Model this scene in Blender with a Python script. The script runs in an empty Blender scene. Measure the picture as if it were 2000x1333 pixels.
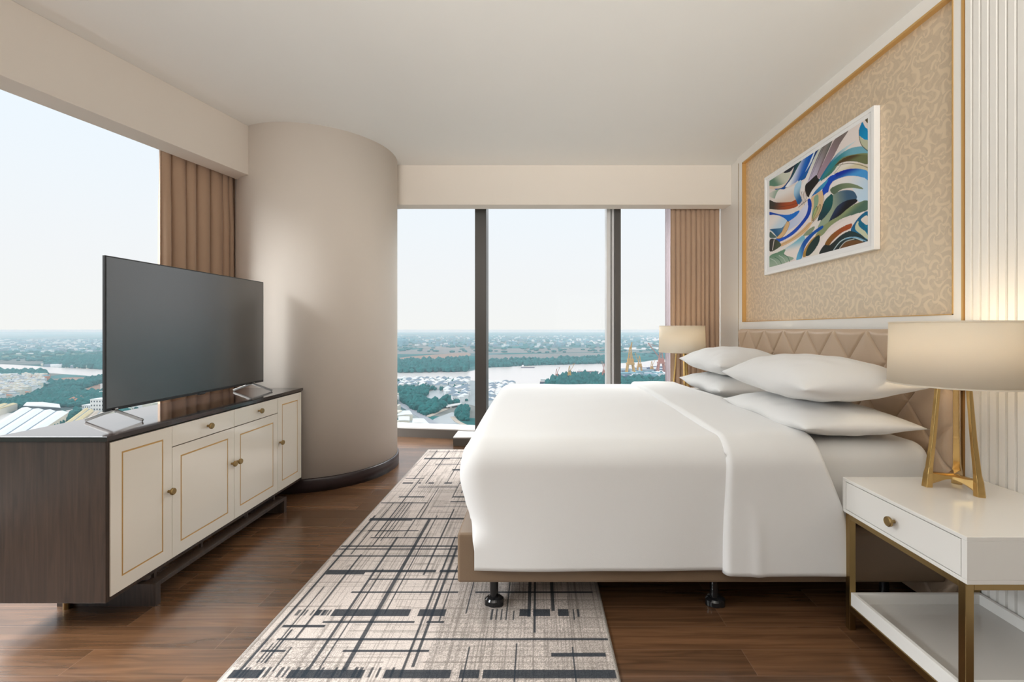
import bpy, bmesh, math, random
import numpy as np
from mathutils import Vector
PI = math.pi
S = bpy.context.scene
COL = S.collection
random.seed(7)

# ------------------------------------------------------------------ camera
cd = bpy.data.cameras.new('camera'); cam = bpy.data.objects.new('camera', cd); COL.objects.link(cam)
cam.location = (0, 0, 1.2); cam.rotation_euler = (PI/2, 0, 0)
cd.sensor_width = 36; cd.lens = 16.0; cd.shift_x = -0.025; cd.shift_y = -0.01175
cd.clip_start = 0.05; cd.clip_end = 60000
S.camera = cam
# ------------------------------------------------------------------ colour management
S.view_settings.view_transform = 'Standard'; S.view_settings.look = 'None'
S.view_settings.gamma = 1; S.view_settings.use_curve_mapping = False
S.view_settings.exposure = 0.12
S.cycles.max_bounces = 10; S.cycles.diffuse_bounces = 6; S.cycles.glossy_bounces = 4
S.cycles.transparent_max_bounces = 12; S.cycles.volume_bounces = 1
S.cycles.sample_clamp_indirect = 6
# ------------------------------------------------------------------ sky: pale hazy day, brighter overhead, with a bright lobe added behind-left to light the room
w = bpy.data.worlds.new('sky'); S.world = w; w.use_nodes = True
nt = w.node_tree; N = nt.nodes; L = nt.links; N.clear()
tc = N.new('ShaderNodeTexCoord'); sep = N.new('ShaderNodeSeparateXYZ'); L.new(tc.outputs['Generated'], sep.inputs[0])
rmp = N.new('ShaderNodeValToRGB'); cr = rmp.color_ramp
cr.elements[0].position = 0.0; cr.elements[0].color = (.90,.90,.885,1)
cr.elements[1].position = 0.36; cr.elements[1].color = (.84,.92,1.0,1)
e = cr.elements.new(.12); e.color = (.885,.90,.92,1)
L.new(sep.outputs[2], rmp.inputs[0])
hi = N.new('ShaderNodeMapRange'); hi.inputs[1].default_value = .33; hi.inputs[2].default_value = .65; hi.inputs[3].default_value = 1.0; hi.inputs[4].default_value = 1.5
hi.interpolation_type = 'SMOOTHSTEP'; L.new(sep.outputs[2], hi.inputs[0])
dt = N.new('ShaderNodeVectorMath'); dt.operation = 'DOT_PRODUCT'; L.new(tc.outputs['Generated'], dt.inputs[0])
SUN = Vector((-.95, -.25, .35)).normalized(); dt.inputs[1].default_value = SUN
lb = N.new('ShaderNodeMapRange'); lb.interpolation_type = 'SMOOTHSTEP'
lb.inputs[1].default_value = .63; lb.inputs[2].default_value = 1.0; lb.inputs[3].default_value = 0; lb.inputs[4].default_value = 1.5
L.new(dt.outputs['Value'], lb.inputs[0])
ad = N.new('ShaderNodeMath'); ad.operation = 'ADD'; L.new(hi.outputs[0], ad.inputs[0]); L.new(lb.outputs[0], ad.inputs[1])
bg = N.new('ShaderNodeBackground'); L.new(rmp.outputs[0], bg.inputs[0]); ms = N.new('ShaderNodeMath'); ms.operation = 'MULTIPLY'; ms.inputs[1].default_value = .96; L.new(ad.outputs[0], ms.inputs[0]); L.new(ms.outputs[0], bg.inputs[1])
wo = N.new('ShaderNodeOutputWorld'); L.new(bg.outputs[0], wo.inputs[0])
# ------------------------------------------------------------------ unseen fill lights added behind the camera, one aimed down, one up
def area(name, loc, size, size_y, power, col, rot=(0,0,0)):
    l = bpy.data.lights.new(name, 'AREA'); l.shape = 'RECTANGLE'; l.size = size; l.size_y = size_y; l.energy = power; l.color = col
    o = bpy.data.objects.new(name, l); COL.objects.link(o); o.location = loc; o.rotation_euler = rot; return o
area('added_fill_down', (-.9, -1.4, 2.66), 2.6, 1.8, 8, (1, .93, .84))
UP = area('added_fill_up', (-.3, -1.6, 1.6), 2.6, 1.2, 75, (1, .975, .935)); UP.rotation_euler = (Vector((.2, 1.0, 3.6))-UP.location).to_track_quat('-Z', 'Y').to_euler(); UP.data.spread = math.radians(95)
# fill lights added outside the two window walls, unseen, to brighten the room
def aim(o, t): o.rotation_euler = (Vector(t)-o.location).to_track_quat('-Z', 'Y').to_euler(); return o
aim(area('added_window_fill', (.2, 7.7, 4.6), 6.0, 2.4, 380, (.97, .985, 1)), (.1, 3.2, .8))
aim(area('added_window_fill', (.0, 6.9, 5.4), 6.0, 1.2, 420, (1, .98, .95)), (.0, 4.7, .2))
aim(area('added_window_fill', (-6.0, 1.6, 4.8), 7.0, 2.2, 1650, (.97, .985, 1)), (-1.2, 1.6, .8))

# ------------------------------------------------------------------ material helpers
def srgb(c):
    return tuple(((v/255)/12.92 if v/255 <= .04045 else ((v/255+.055)/1.055)**2.4) for v in c)
def newmat(name):
    m = bpy.data.materials.new(name); m.use_nodes = True
    return m, m.node_tree.nodes, m.node_tree.links, m.node_tree.nodes['Principled BSDF']
def pm(name, col, rough=.5, metal=0, spec=.5, bump=0, bscale=200, var=0, vscale=4, coat=0, sheen=0, trans=0):
    m, n, l, b = newmat(name)
    b.inputs['Base Color'].default_value = (*col, 1); b.inputs['Roughness'].default_value = rough
    b.inputs['Metallic'].default_value = metal; b.inputs['Specular IOR Level'].default_value = spec
    b.inputs['Coat Weight'].default_value = coat; b.inputs['Coat Roughness'].default_value = .08
    b.inputs['Sheen Weight'].default_value = sheen
    if var or bump:
        t = n.new('ShaderNodeTexCoord')
    if var:
        ns = n.new('ShaderNodeTexNoise'); ns.inputs['Scale'].default_value = vscale; ns.inputs['Detail'].default_value = 4
        l.new(t.outputs['Object'], ns.inputs['Vector'])
        mr = n.new('ShaderNodeMapRange'); mr.inputs[3].default_value = 1-var; mr.inputs[4].default_value = 1+var
        l.new(ns.outputs[0], mr.inputs[0])
        mx = n.new('ShaderNodeMix'); mx.data_type = 'RGBA'; mx.blend_type = 'MULTIPLY'; mx.inputs[0].default_value = 1
        mx.inputs[6].default_value = (*col, 1); l.new(mr.outputs[0], mx.inputs[7]); l.new(mx.outputs[2], b.inputs['Base Color'])
    if bump:
        ns = n.new('ShaderNodeTexNoise'); ns.inputs['Scale'].default_value = bscale; ns.inputs['Detail'].default_value = 3
        l.new(t.outputs['Object'], ns.inputs['Vector'])
        bp = n.new('ShaderNodeBump'); bp.inputs['Strength'].default_value = bump; bp.inputs['Distance'].default_value = .002
        l.new(ns.outputs[0], bp.inputs['Height']); l.new(bp.outputs[0], b.inputs['Normal'])
    return m

M = {}
M['ceiling'] = pm('ceiling_paint', (.77,.765,.735), .9, var=.01)
M['wall'] = pm('wall_paint', (.74,.68,.61), .85, bump=.05, bscale=300, var=.012)
M['column'] = pm('column_plaster', (.72,.65,.58), .8, bump=.08, bscale=250, var=.02)
M['lacquer'] = pm('white_lacquer', (.80,.78,.74), .3, coat=.2)
M['night'] = pm('nightstand_lacquer', (.80,.785,.75), .22, coat=.4)
M['door'] = pm('cabinet_door_lacquer', (.84,.785,.69), .16, coat=.5)
M['brass'] = pm('satin_brass', (.62,.41,.16), .22, 1, bump=.04, bscale=60)
M['brass_dark'] = pm('aged_brass', (.36,.25,.11), .32, 1)
M['trimgold'] = pm('gold_trim', (.64,.39,.14), .42, .5)
M['mull'] = pm('window_frame_grey', (.085,.078,.072), .45, .2)
M['mullw'] = pm('window_frame_white', (.70,.69,.68), .4)
M['stone'] = pm('sill_stone', (.72,.70,.68), .35, var=.03)
M['curbf'] = pm('curb_face', (.13,.115,.10), .5)
M['base'] = pm('dark_skirting', (.035,.022,.022), .3, var=.2, vscale=6)
M['linen'] = pm('white_linen', (.755,.75,.74), .85, bump=.15, bscale=500, sheen=.1)
M['linen2'] = pm('white_cotton_sheet', (.79,.785,.775), .85, bump=.12, bscale=600)
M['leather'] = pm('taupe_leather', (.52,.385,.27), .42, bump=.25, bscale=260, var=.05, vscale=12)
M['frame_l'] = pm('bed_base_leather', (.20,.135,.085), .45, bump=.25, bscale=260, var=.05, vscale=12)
M['blackpl'] = pm('black_plastic', (.012,.012,.013), .18)
M['tvb'] = pm('tv_body_black', (.02,.02,.021), .35)
M['tvs'] = pm('tv_screen_black', (.005,.005,.005), .26, spec=.9); M['tvs'].node_tree.nodes['Principled BSDF'].inputs['IOR'].default_value = 1.9
M['tvsil'] = pm('tv_foot_silver', (.35,.33,.31), .3, 1)
M['darktop'] = pm('dark_gloss_top', (.035,.024,.02), .07, coat=.6)
M['tray'] = pm('tray_floor_grey', (.55,.53,.50), .12, coat=.3)
M['gap'] = pm('shadow_gap', (.02,.02,.02), .8)
M['frame_w'] = pm('picture_frame_white', (.84,.84,.83), .35)
M['mat'] = pm('picture_mount', (.82,.82,.82), .8)
M['curt'] = pm('brown_curtain_fabric', (.46,.31,.21), .75, bump=.2, bscale=700, sheen=.3)
M['bulb'] = pm('frosted_bulb', (.9,.85,.75), .5)

def wood(name, c1, c2, rough, axis=0, scale=1.0, coat=0, planks=None):
    """stretched-noise grain; planks=(length,width) adds board joints and per-board tone"""
    m, n, l, b = newmat(name)
    t = n.new('ShaderNodeTexCoord'); mp = n.new('ShaderNodeMapping')
    sc = [34*scale]*3; sc[axis] = 2.0*scale; mp.inputs['Scale'].default_value = sc
    l.new(t.outputs['Object'], mp.inputs[0])
    ns = n.new('ShaderNodeTexNoise'); ns.inputs['Scale'].default_value = 1; ns.inputs['Detail'].default_value = 6; ns.inputs['Distortion'].default_value = .9
    rp = n.new('ShaderNodeValToRGB'); rp.color_ramp.elements[0].position = .32; rp.color_ramp.elements[1].position = .68
    rp.color_ramp.elements[0].color = (*c1,1); rp.color_ramp.elements[1].color = (*c2,1)
    l.new(ns.outputs[0], rp.inputs[0]); col = rp.outputs[0]
    if planks:
        br = n.new('ShaderNodeTexBrick'); br.offset = .37; br.inputs['Scale'].default_value = 1
        br.inputs['Brick Width'].default_value = planks[0]; br.inputs['Row Height'].default_value = planks[1]
        br.inputs['Mortar Size'].default_value = .0012; br.inputs['Mortar Smooth'].default_value = .2
        br.inputs['Color1'].default_value = (0,0,0,1); br.inputs['Color2'].default_value = (1,1,1,1); br.inputs['Bias'].default_value = 0
        l.new(t.outputs['Object'], br.inputs['Vector'])
        # shift grain per board
        vm = n.new('ShaderNodeVectorMath'); vm.operation = 'ADD'
        sx = n.new('ShaderNodeMath'); sx.operation = 'MULTIPLY'; sx.inputs[1].default_value = 37.0; l.new(br.outputs['Color'], sx.inputs[0])
        cb = n.new('ShaderNodeCombineXYZ'); l.new(sx.outputs[0], cb.inputs[0]); l.new(sx.outputs[0], cb.inputs[2])
        l.new(mp.outputs[0], vm.inputs[0]); l.new(cb.outputs[0], vm.inputs[1]); l.new(vm.outputs[0], ns.inputs['Vector'])
        mr = n.new('ShaderNodeMapRange'); mr.inputs[3].default_value = .72; mr.inputs[4].default_value = 1.2; l.new(br.outputs['Color'], mr.inputs[0])
        mx = n.new('ShaderNodeMix'); mx.data_type = 'RGBA'; mx.blend_type = 'MULTIPLY'; mx.inputs[0].default_value = 1
        l.new(col, mx.inputs[6]); l.new(mr.outputs[0], mx.inputs[7])
        m2 = n.new('ShaderNodeMix'); m2.data_type = 'RGBA'; l.new(br.outputs['Fac'], m2.inputs[0]); l.new(mx.outputs[2], m2.inputs[6])
        m2.inputs[7].default_value = (.16,.09,.055,1); col = m2.outputs[2]
    else:
        l.new(mp.outputs[0], ns.inputs['Vector'])
    l.new(col, b.inputs['Base Color']); b.inputs['Roughness'].default_value = rough; b.inputs['Coat Weight'].default_value = coat
    b.inputs['Coat Roughness'].default_value = .12
    bp = n.new('ShaderNodeBump'); bp.inputs['Strength'].default_value = .12; bp.inputs['Distance'].default_value = .002
    l.new(ns.outputs[0], bp.inputs['Height']); l.new(bp.outputs[0], b.inputs['Normal'])
    return m
M['floor'] = wood('oak_plank_floor', (.074,.036,.017), (.160,.078,.037), .26, 0, 1, coat=.25, planks=(1.21,.131))
M['cab'] = wood('dark_walnut_veneer', (.022,.012,.007), (.050,.029,.018), .36, 2, 1.6)

def glassmat():
    m, n, l, b = newmat('window_glass'); n.remove(b)
    tr = n.new('ShaderNodeBsdfTransparent'); tr.inputs[0].default_value = (.985,.992,.99,1)
    gl = n.new('ShaderNodeBsdfGlossy'); gl.inputs['Roughness'].default_value = .0
    fr = n.new('ShaderNodeFresnel'); fr.inputs[0].default_value = 1.06
    mx = n.new('ShaderNodeMixShader'); l.new(fr.outputs[0], mx.inputs[0]); l.new(tr.outputs[0], mx.inputs[1]); l.new(gl.outputs[0], mx.inputs[2])
    l.new(mx.outputs[0], n['Material Output'].inputs[0]); return m
M['glass'] = glassmat()
def shademat():
    m, n, l, b = newmat('cream_lamp_shade'); n.remove(b)
    df = n.new('ShaderNodeBsdfDiffuse'); df.inputs[0].default_value = (.88,.83,.73,1)
    tl = n.new('ShaderNodeBsdfTranslucent'); tl.inputs[0].default_value = (.90,.80,.62,1)
    mx = n.new('ShaderNodeMixShader'); mx.inputs[0].default_value = .32
    t = n.new('ShaderNodeTexCoord'); mp = n.new('ShaderNodeMapping'); mp.inputs['Scale'].default_value = (180,180,900); l.new(t.outputs['Object'], mp.inputs[0])
    ns = n.new('ShaderNodeTexNoise'); l.new(mp.outputs[0], ns.inputs[0]); bp = n.new('ShaderNodeBump'); bp.inputs['Strength'].default_value = .25; bp.inputs['Distance'].default_value = .001
    l.new(ns.outputs[0], bp.inputs['Height']); l.new(bp.outputs[0], df.inputs['Normal'])
    l.new(df.outputs[0], mx.inputs[1]); l.new(tl.outputs[0], mx.inputs[2]); l.new(mx.outputs[0], n['Material Output'].inputs[0]); return m
M['shade'] = shademat()
def stripmat():
    m, n, l, b = newmat('pale_translucent'); n.remove(b)
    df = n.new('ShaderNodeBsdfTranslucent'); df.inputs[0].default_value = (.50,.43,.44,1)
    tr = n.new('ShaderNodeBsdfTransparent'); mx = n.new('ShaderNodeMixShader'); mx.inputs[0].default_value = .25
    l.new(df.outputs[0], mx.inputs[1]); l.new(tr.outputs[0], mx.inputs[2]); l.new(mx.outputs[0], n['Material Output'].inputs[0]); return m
M['sheer'] = stripmat()
def damask():
    m, n, l, b = newmat('damask_wallpaper')
    t = n.new('ShaderNodeTexCoord')
    def band(scale, freq, dist, seed):
        mp = n.new('ShaderNodeMapping'); mp.inputs['Location'].default_value = (seed, seed*2, 0); l.new(t.outputs['Object'], mp.inputs[0])
        ns = n.new('ShaderNodeTexNoise'); ns.inputs['Scale'].default_value = scale; ns.inputs['Detail'].default_value = 1.2; ns.inputs['Distortion'].default_value = dist
        l.new(mp.outputs[0], ns.inputs['Vector'])
        mu = n.new('ShaderNodeMath'); mu.operation = 'MULTIPLY'; mu.inputs[1].default_value = freq; l.new(ns.outputs[0], mu.inputs[0])
        si = n.new('ShaderNodeMath'); si.operation = 'SINE'; l.new(mu.outputs[0], si.inputs[0])
        mr = n.new('ShaderNodeMapRange'); mr.inputs[1].default_value = -.3; mr.inputs[2].default_value = .35; l.new(si.outputs[0], mr.inputs[0])
        return mr.outputs[0]
    c = band(34, 14, .6, 3)
    # scrolls: every cell of a jittered lattice winds into a small spiral leaf
    def math_(op, a_, b_=None):
        q = n.new('ShaderNodeMath'); q.operation = op
        for k, v in enumerate((a_, b_)):
            if v is None: continue
            if isinstance(v, (int, float)): q.inputs[k].default_value = v
            else: l.new(v, q.inputs[k])
        return q.outputs[0]
    s3 = n.new('ShaderNodeSeparateXYZ'); l.new(t.outputs['Object'], s3.inputs[0])
    c3 = n.new('ShaderNodeCombineXYZ'); l.new(s3.outputs[1], c3.inputs[0]); l.new(s3.outputs[2], c3.inputs[1])
    nz = n.new('ShaderNodeTexNoise'); nz.inputs['Scale'].default_value = 9; nz.inputs['Detail'].default_value = 1; l.new(c3.outputs[0], nz.inputs['Vector'])
    sc_ = n.new('ShaderNodeVectorMath'); sc_.operation = 'SCALE'; sc_.inputs[3].default_value = .07; l.new(nz.outputs['Color'], sc_.inputs[0])
    wv = n.new('ShaderNodeVectorMath'); wv.operation = 'ADD'; l.new(c3.outputs[0], wv.inputs[0]); l.new(sc_.outputs[0], wv.inputs[1])
    vo = n.new('ShaderNodeTexVoronoi'); vo.voronoi_dimensions = '2D'; vo.inputs['Scale'].default_value = 13; l.new(wv.outputs[0], vo.inputs['Vector'])
    df_ = n.new('ShaderNodeVectorMath'); df_.operation = 'SUBTRACT'; l.new(wv.outputs[0], df_.inputs[0]); l.new(vo.outputs['Position'], df_.inputs[1])
    s4 = n.new('ShaderNodeSeparateXYZ'); l.new(df_.outputs[0], s4.inputs[0]); s5 = n.new('ShaderNodeSeparateColor'); l.new(vo.outputs['Color'], s5.inputs[0])
    th = math_('MULTIPLY', math_('ARCTAN2', s4.outputs[1], s4.outputs[0]), 3.0)
    ph_ = math_('ADD', math_('ADD', th, math_('MULTIPLY', vo.outputs['Distance'], 9.0)), math_('MULTIPLY', s5.outputs[0], 6.28))
    mr_ = n.new('ShaderNodeMapRange'); mr_.inputs[1].default_value = -.75; mr_.inputs[2].default_value = -.1; l.new(math_('SINE', ph_), mr_.inputs[0])
    a = mr_.outputs[0]
    mx = n.new('ShaderNodeMath'); mx.operation = 'MULTIPLY'; l.new(a, mx.inputs[0]); l.new(c, mx.inputs[1])
    mm = n.new('ShaderNodeMath'); mm.operation = 'MAXIMUM'; l.new(mx.outputs[0], mm.inputs[0])
    a2 = n.new('ShaderNodeMath'); a2.operation = 'MULTIPLY'; a2.inputs[1].default_value = .7; l.new(a, a2.inputs[0]); l.new(a2.outputs[0], mm.inputs[1])
    cm = n.new('ShaderNodeMix'); cm.data_type = 'RGBA'; l.new(mm.outputs[0], cm.inputs[0])
    cm.inputs[6].default_value = (.76,.62,.45,1); cm.inputs[7].default_value = (.63,.51,.37,1); l.new(cm.outputs[2], b.inputs['Base Color'])
    rr = n.new('ShaderNodeMapRange'); rr.inputs[3].default_value = .42; rr.inputs[4].default_value = .3; l.new(mm.outputs[0], rr.inputs[0]); l.new(rr.outputs[0], b.inputs['Roughness'])
    b.inputs['Metallic'].default_value = .35
    bp = n.new('ShaderNodeBump'); bp.inputs['Strength'].default_value = .3; bp.inputs['Distance'].default_value = .001; l.new(mm.outputs[0], bp.inputs['Height']); l.new(bp.outputs[0], b.inputs['Normal'])
    return m
M['damask'] = damask()
def attrmat(name, rough, bump, bscale, speck=0):
    m, n, l, b = newmat(name)
    at = n.new('ShaderNodeAttribute'); at.attribute_name = 'dye'
    out = at.outputs['Color']; t = n.new('ShaderNodeTexCoord')
    ns = n.new('ShaderNodeTexNoise'); ns.inputs['Scale'].default_value = bscale; ns.inputs['Detail'].default_value = 3; l.new(t.outputs['Object'], ns.inputs['Vector'])
    if speck:
        mr = n.new('ShaderNodeMapRange'); mr.inputs[1].default_value = .35; mr.inputs[2].default_value = .65; mr.inputs[3].default_value = 1-speck; mr.inputs[4].default_value = 1+speck; l.new(ns.outputs[0], mr.inputs[0])
        mx = n.new('ShaderNodeMix'); mx.data_type = 'RGBA'; mx.blend_type = 'MULTIPLY'; mx.inputs[0].default_value = 1
        l.new(out, mx.inputs[6]); l.new(mr.outputs[0], mx.inputs[7]); out = mx.outputs[2]
    l.new(out, b.inputs['Base Color']); b.inputs['Roughness'].default_value = rough; b.inputs['Specular IOR Level'].default_value = .2
    if bump:
        bp = n.new('ShaderNodeBump'); bp.inputs['Strength'].default_value = bump; bp.inputs['Distance'].default_value = .004
        l.new(ns.outputs[0], bp.inputs['Height']); l.new(bp.outputs[0], b.inputs['Normal'])
    return m
M['rug'] = attrmat('woven_rug_pile', .95, .5, 260, .22)
M['art'] = attrmat('printed_artwork', .6, 0, 60)

# ------------------------------------------------------------------ geometry helpers
def tagp(o, label=None, cat=None, group=None, kind=None):
    if label: o['label'] = label
    if cat: o['category'] = cat
    if group: o['group'] = group
    if kind: o['kind'] = kind
    return o
class MB:
    def __init__(s): s.v = []; s.f = []; s.mi = []
    def add(s, v, f, mi=0):
        o = len(s.v); s.v += [tuple(p) for p in v]; s.f += [tuple(i+o for i in q) for q in f]; s.mi += [mi]*len(f); return s
    def box(s, x0, x1, y0, y1, z0, z1, mi=0):
        v = [(x,y,z) for x in (x0,x1) for y in (y0,y1) for z in (z0,z1)]
        return s.add(v, [(0,1,3,2),(4,6,7,5),(0,4,5,1),(2,3,7,6),(0,2,6,4),(1,5,7,3)], mi)
    def prism(s, poly, z0, z1, mi=0):
        n = len(poly)
        a = sum(poly[i][0]*poly[(i+1)%n][1]-poly[(i+1)%n][0]*poly[i][1] for i in range(n))
        if a < 0: poly = poly[::-1]
        v = [(x,y,z0) for x,y in poly]+[(x,y,z1) for x,y in poly]
        return s.add(v, [tuple(range(n))[::-1], tuple(range(n,2*n))]+[(i,(i+1)%n,(i+1)%n+n,i+n) for i in range(n)], mi)
    def lathe(s, prof, seg=32, c=(0,0,0), axis='z', mi=0, cap=True):
        v = []; n = len(prof)
        for r, h in prof:
            for k in range(seg):
                a = 2*PI*k/seg; p = (r*math.cos(a), r*math.sin(a), h)
                if axis == 'x': p = (h, r*math.cos(a), r*math.sin(a))
                if axis == '-x': p = (-h, r*math.sin(a), r*math.cos(a))
                v.append((c[0]+p[0], c[1]+p[1], c[2]+p[2]))
        f = [(i*seg+k, i*seg+(k+1)%seg, (i+1)*seg+(k+1)%seg, (i+1)*seg+k) for i in range(n-1) for k in range(seg)]
        if cap: f += [tuple(range(seg))[::-1], tuple(range((n-1)*seg, n*seg))]
        return s.add(v, f, mi)
    def bar(s, a, b, w, h, up=(0,0,1), w2=None, h2=None, mi=0):
        a = Vector(a); b = Vector(b); d = (b-a).normalized(); x = d.cross(Vector(up)).normalized(); y = x.cross(d)
        w2 = w2 or w; h2 = h2 or h; v = []
        for p, ww, hh in ((a,w,h),(b,w2,h2)):
            for sx, sy in ((-1,-1),(1,-1),(1,1),(-1,1)): v.append(p+x*ww/2*sx+y*hh/2*sy)
        return s.add(v, [(3,2,1,0),(4,5,6,7),(0,1,5,4),(1,2,6,5),(2,3,7,6),(3,0,4,7)], mi)
    def build(s, name, mats, parent=None, bevel=0, smooth=False, seg=2, subsurf=0, kind=None, angle=40):
        me = bpy.data.meshes.new(name); me.from_pydata(s.v, [], s.f)
        for m in (mats if isinstance(mats, (list,tuple)) else [mats]): me.materials.append(m)
        if any(s.mi): me.polygons.foreach_set('material_index', s.mi)
        if smooth: me.polygons.foreach_set('use_smooth', [True]*len(s.f))
        me.update(); o = bpy.data.objects.new(name, me); COL.objects.link(o)
        if parent: o.parent = parent; o.matrix_parent_inverse = parent.matrix_basis.inverted()
        if bevel:
            b = o.modifiers.new('bevel', 'BEVEL'); b.width = bevel; b.segments = seg; b.limit_method = 'ANGLE'; b.angle_limit = math.radians(30)
        if subsurf:
            q = o.modifiers.new('sub', 'SUBSURF'); q.levels = subsurf; q.render_levels = subsurf
        if kind: o['kind'] = kind
        return o
def grid(mb, P, closed_u=False, mi=0, flip=False):
    """P[i][j] -> point"""
    nu, nv = len(P), len(P[0]); v = [p for r in P for p in r]; f = []
    for i in range(nu if closed_u else nu-1):
        for j in range(nv-1):
            a, b, c, d = i*nv+j, ((i+1)%nu)*nv+j, ((i+1)%nu)*nv+j+1, i*nv+j+1
            f.append((a,d,c,b) if flip else (a,b,c,d))
    return mb.add(v, f, mi)
def thing(name, label, cat, loc=(0,0,0), group=None):
    o = bpy.data.objects.new(name, None); o.empty_display_size = .1; COL.objects.link(o); o.location = loc
    return tagp(o, label, cat, group)
def catmull(pts, k=8, closed=True):
    n = len(pts); out = []
    rng = n if closed else n-1
    for i in range(rng):
        p0, p1, p2, p3 = (pts[(i-1)%n], pts[i], pts[(i+1)%n], pts[(i+2)%n]) if closed else (pts[max(i-1,0)], pts[i], pts[i+1], pts[min(i+2,n-1)])
        for j in range(k):
            t = j/k; t2 = t*t; t3 = t2*t
            out.append(tuple(.5*(2*b+(c-a)*t+(2*a-5*b+4*c-d)*t2+(3*b-a-3*c+d)*t3) for a,b,c,d in zip(p0,p1,p2,p3)))
    if not closed: out.append(tuple(pts[-1]))
    return out
def sm(x, a, b):
    t = min(1, max(0, (x-a)/(b-a))); return t*t*(3-2*t)

# ================================================================== THE ROOM
ZC = 2.71; ZB = 2.345; XW = 1.79
def bx(y): return -2.155+.2029*(y-3.356)          # front line of the left beam (the facade is turned 11.5 degrees)
def lx(y, off): return bx(y)-off*1.0204            # parallel line, off metres outwards
def gy(x): return 5.18-.16*(x+1.57)                # glass line of the window wall ahead
YR = -3.0
fl = [(lx(YR,.75),YR-.15),(XW+.2,YR-.15),(XW+.2,gy(XW+.2)+.25),(-2.3,gy(-2.3)+.3),(lx(5.3,.75),5.3)]
MB().prism(fl, -.2, 0).build('floor', M['floor'], kind='structure')
MB().prism(fl, ZC, ZC+.2).build('ceiling', M['ceiling'], kind='structure')
MB().box(XW+.02, XW+.2, YR-.15, gy(XW)+.2, 0, ZC).build('wall_right', M['wall'], kind='structure')
MB().box(XW-.004, XW+.02, 4.035, gy(XW)-.06, 0, ZC).build('trim_1', M['lacquer'], kind='structure')
# beams over the windows
b = MB().prism([(bx(YR),YR),(bx(3.6),3.6),(lx(3.6,.17),3.6),(lx(YR,.17),YR)], ZB, ZC); b.build('wall_left', M['wall'], bevel=.003, kind='structure')
MB().box(-1.6, XW-.004, 4.19, 4.34, ZB, ZC).build('wall_back', M['wall'], bevel=.003, kind='structure')
# facade headers above the glass
MB().prism([(lx(YR,.62),YR),(lx(5.2,.62),5.2),(lx(5.2,.75),5.2),(lx(YR,.75),YR)], 2.6, ZC).build('trim_2', M['mull'], kind='structure')
MB().prism([(-2.2,gy(-2.2)-.02),(XW,gy(XW)-.02),(XW,gy(XW)+.12),(-2.2,gy(-2.2)+.12)], 2.6, ZC).build('trim_3', M['mull'], kind='structure')
# big round column
cx, cy, cr_ = -1.872, 3.943, .628
MB().lathe([(cr_,0),(cr_,ZC)], 128, (cx,cy,0)).build('column', M['column'], smooth=False, kind='structure')
col = bpy.data.objects['column']; col.name = 'wall_column'
col.data.polygons.foreach_set('use_smooth', [len(p.vertices)==4 for p in col.data.polygons])
MB().lathe([(cr_+.001,0),(cr_+.014,0),(cr_+.014,.094),(cr_+.008,.1),(cr_+.001,.1)], 128, (cx,cy,0), cap=False).build('baseboard_column', M['base'], smooth=True, kind='structure')
# windows: glass, curbs, posts
def window(n, pts_in, off_dir, label=None):
    pass
wl = MB(); a0, a1 = (lx(YR,.66),YR), (lx(5.26,.66),5.26)
g = MB().prism([a0,a1,(a1[0]-.012,a1[1]),(a0[0]-.012,a0[1])], .10, 2.6).build('window_1', M['glass'], kind='structure')
g2 = MB().prism([(-2.2,gy(-2.2)),(XW,gy(XW)),(XW,gy(XW)+.012),(-2.2,gy(-2.2)+.012)], .10, 2.6).build('window_2', M['glass'], kind='structure')
# curb under window 1 and 2 (grey face, white stone top)
MB().prism([(lx(YR,.52),YR),(lx(4.2,.52),4.2),(lx(4.2,.75),4.2),(lx(YR,.75),YR)], 0, .095).build('trim_4', M['curbf'], kind='structure')
MB().prism([(lx(YR,.52),YR),(lx(4.2,.52),4.2),(lx(4.2,.75),4.2),(lx(YR,.75),YR)], .095, .11).build('trim_5', M['stone'], kind='structure')
cb = [(-2.1,gy(-2.1)-.11),(XW-.004,gy(XW)-.11),(XW-.004,gy(XW)+.12),(-2.1,gy(-2.1)+.12)]
MB().prism(cb, 0, .095).build('trim_6', M['curbf'], kind='structure')
MB().prism(cb, .095, .108).build('trim_7', M['stone'], kind='structure')
# pedestal of the main mullion
MB().box(-.865, -.36, 4.66, gy(-.865)-.112, 0, .080).build('trim_8', M['curbf'], kind='structure')
MB().box(-.865, -.36, 4.66, gy(-.865)-.112, .080, .090).build('trim_9', M['stone'], kind='structure')
mu = MB().box(-.645, -.528, 4.68, 4.90, .090, 2.6); mu.build('window_post_1', M['mull'], bevel=.004, kind='structure').name = 'trim_10'
MB().box(.70,.742,4.62,4.74,.10,2.6).build('trim_11', M['mullw'], kind='structure')
MB().box(.742,.752,4.64,4.74,.10,2.6).build('trim_12', M['gap'], kind='structure')
MB().box(.752,.776,4.62,4.74,.10,2.6).build('trim_13', M['mullw'], kind='structure')
MB().box(.778,.838,4.58,4.74,.10,2.6).build('trim_14', M['mull'], bevel=.003, kind='structure')
# closed rear wall behind the camera, unseen, made dark to return little light
MB().box(lx(YR,.75), XW+.02, YR-.1, YR, 0, ZC).build('wall_rear', M['cab'], kind='structure')

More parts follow.
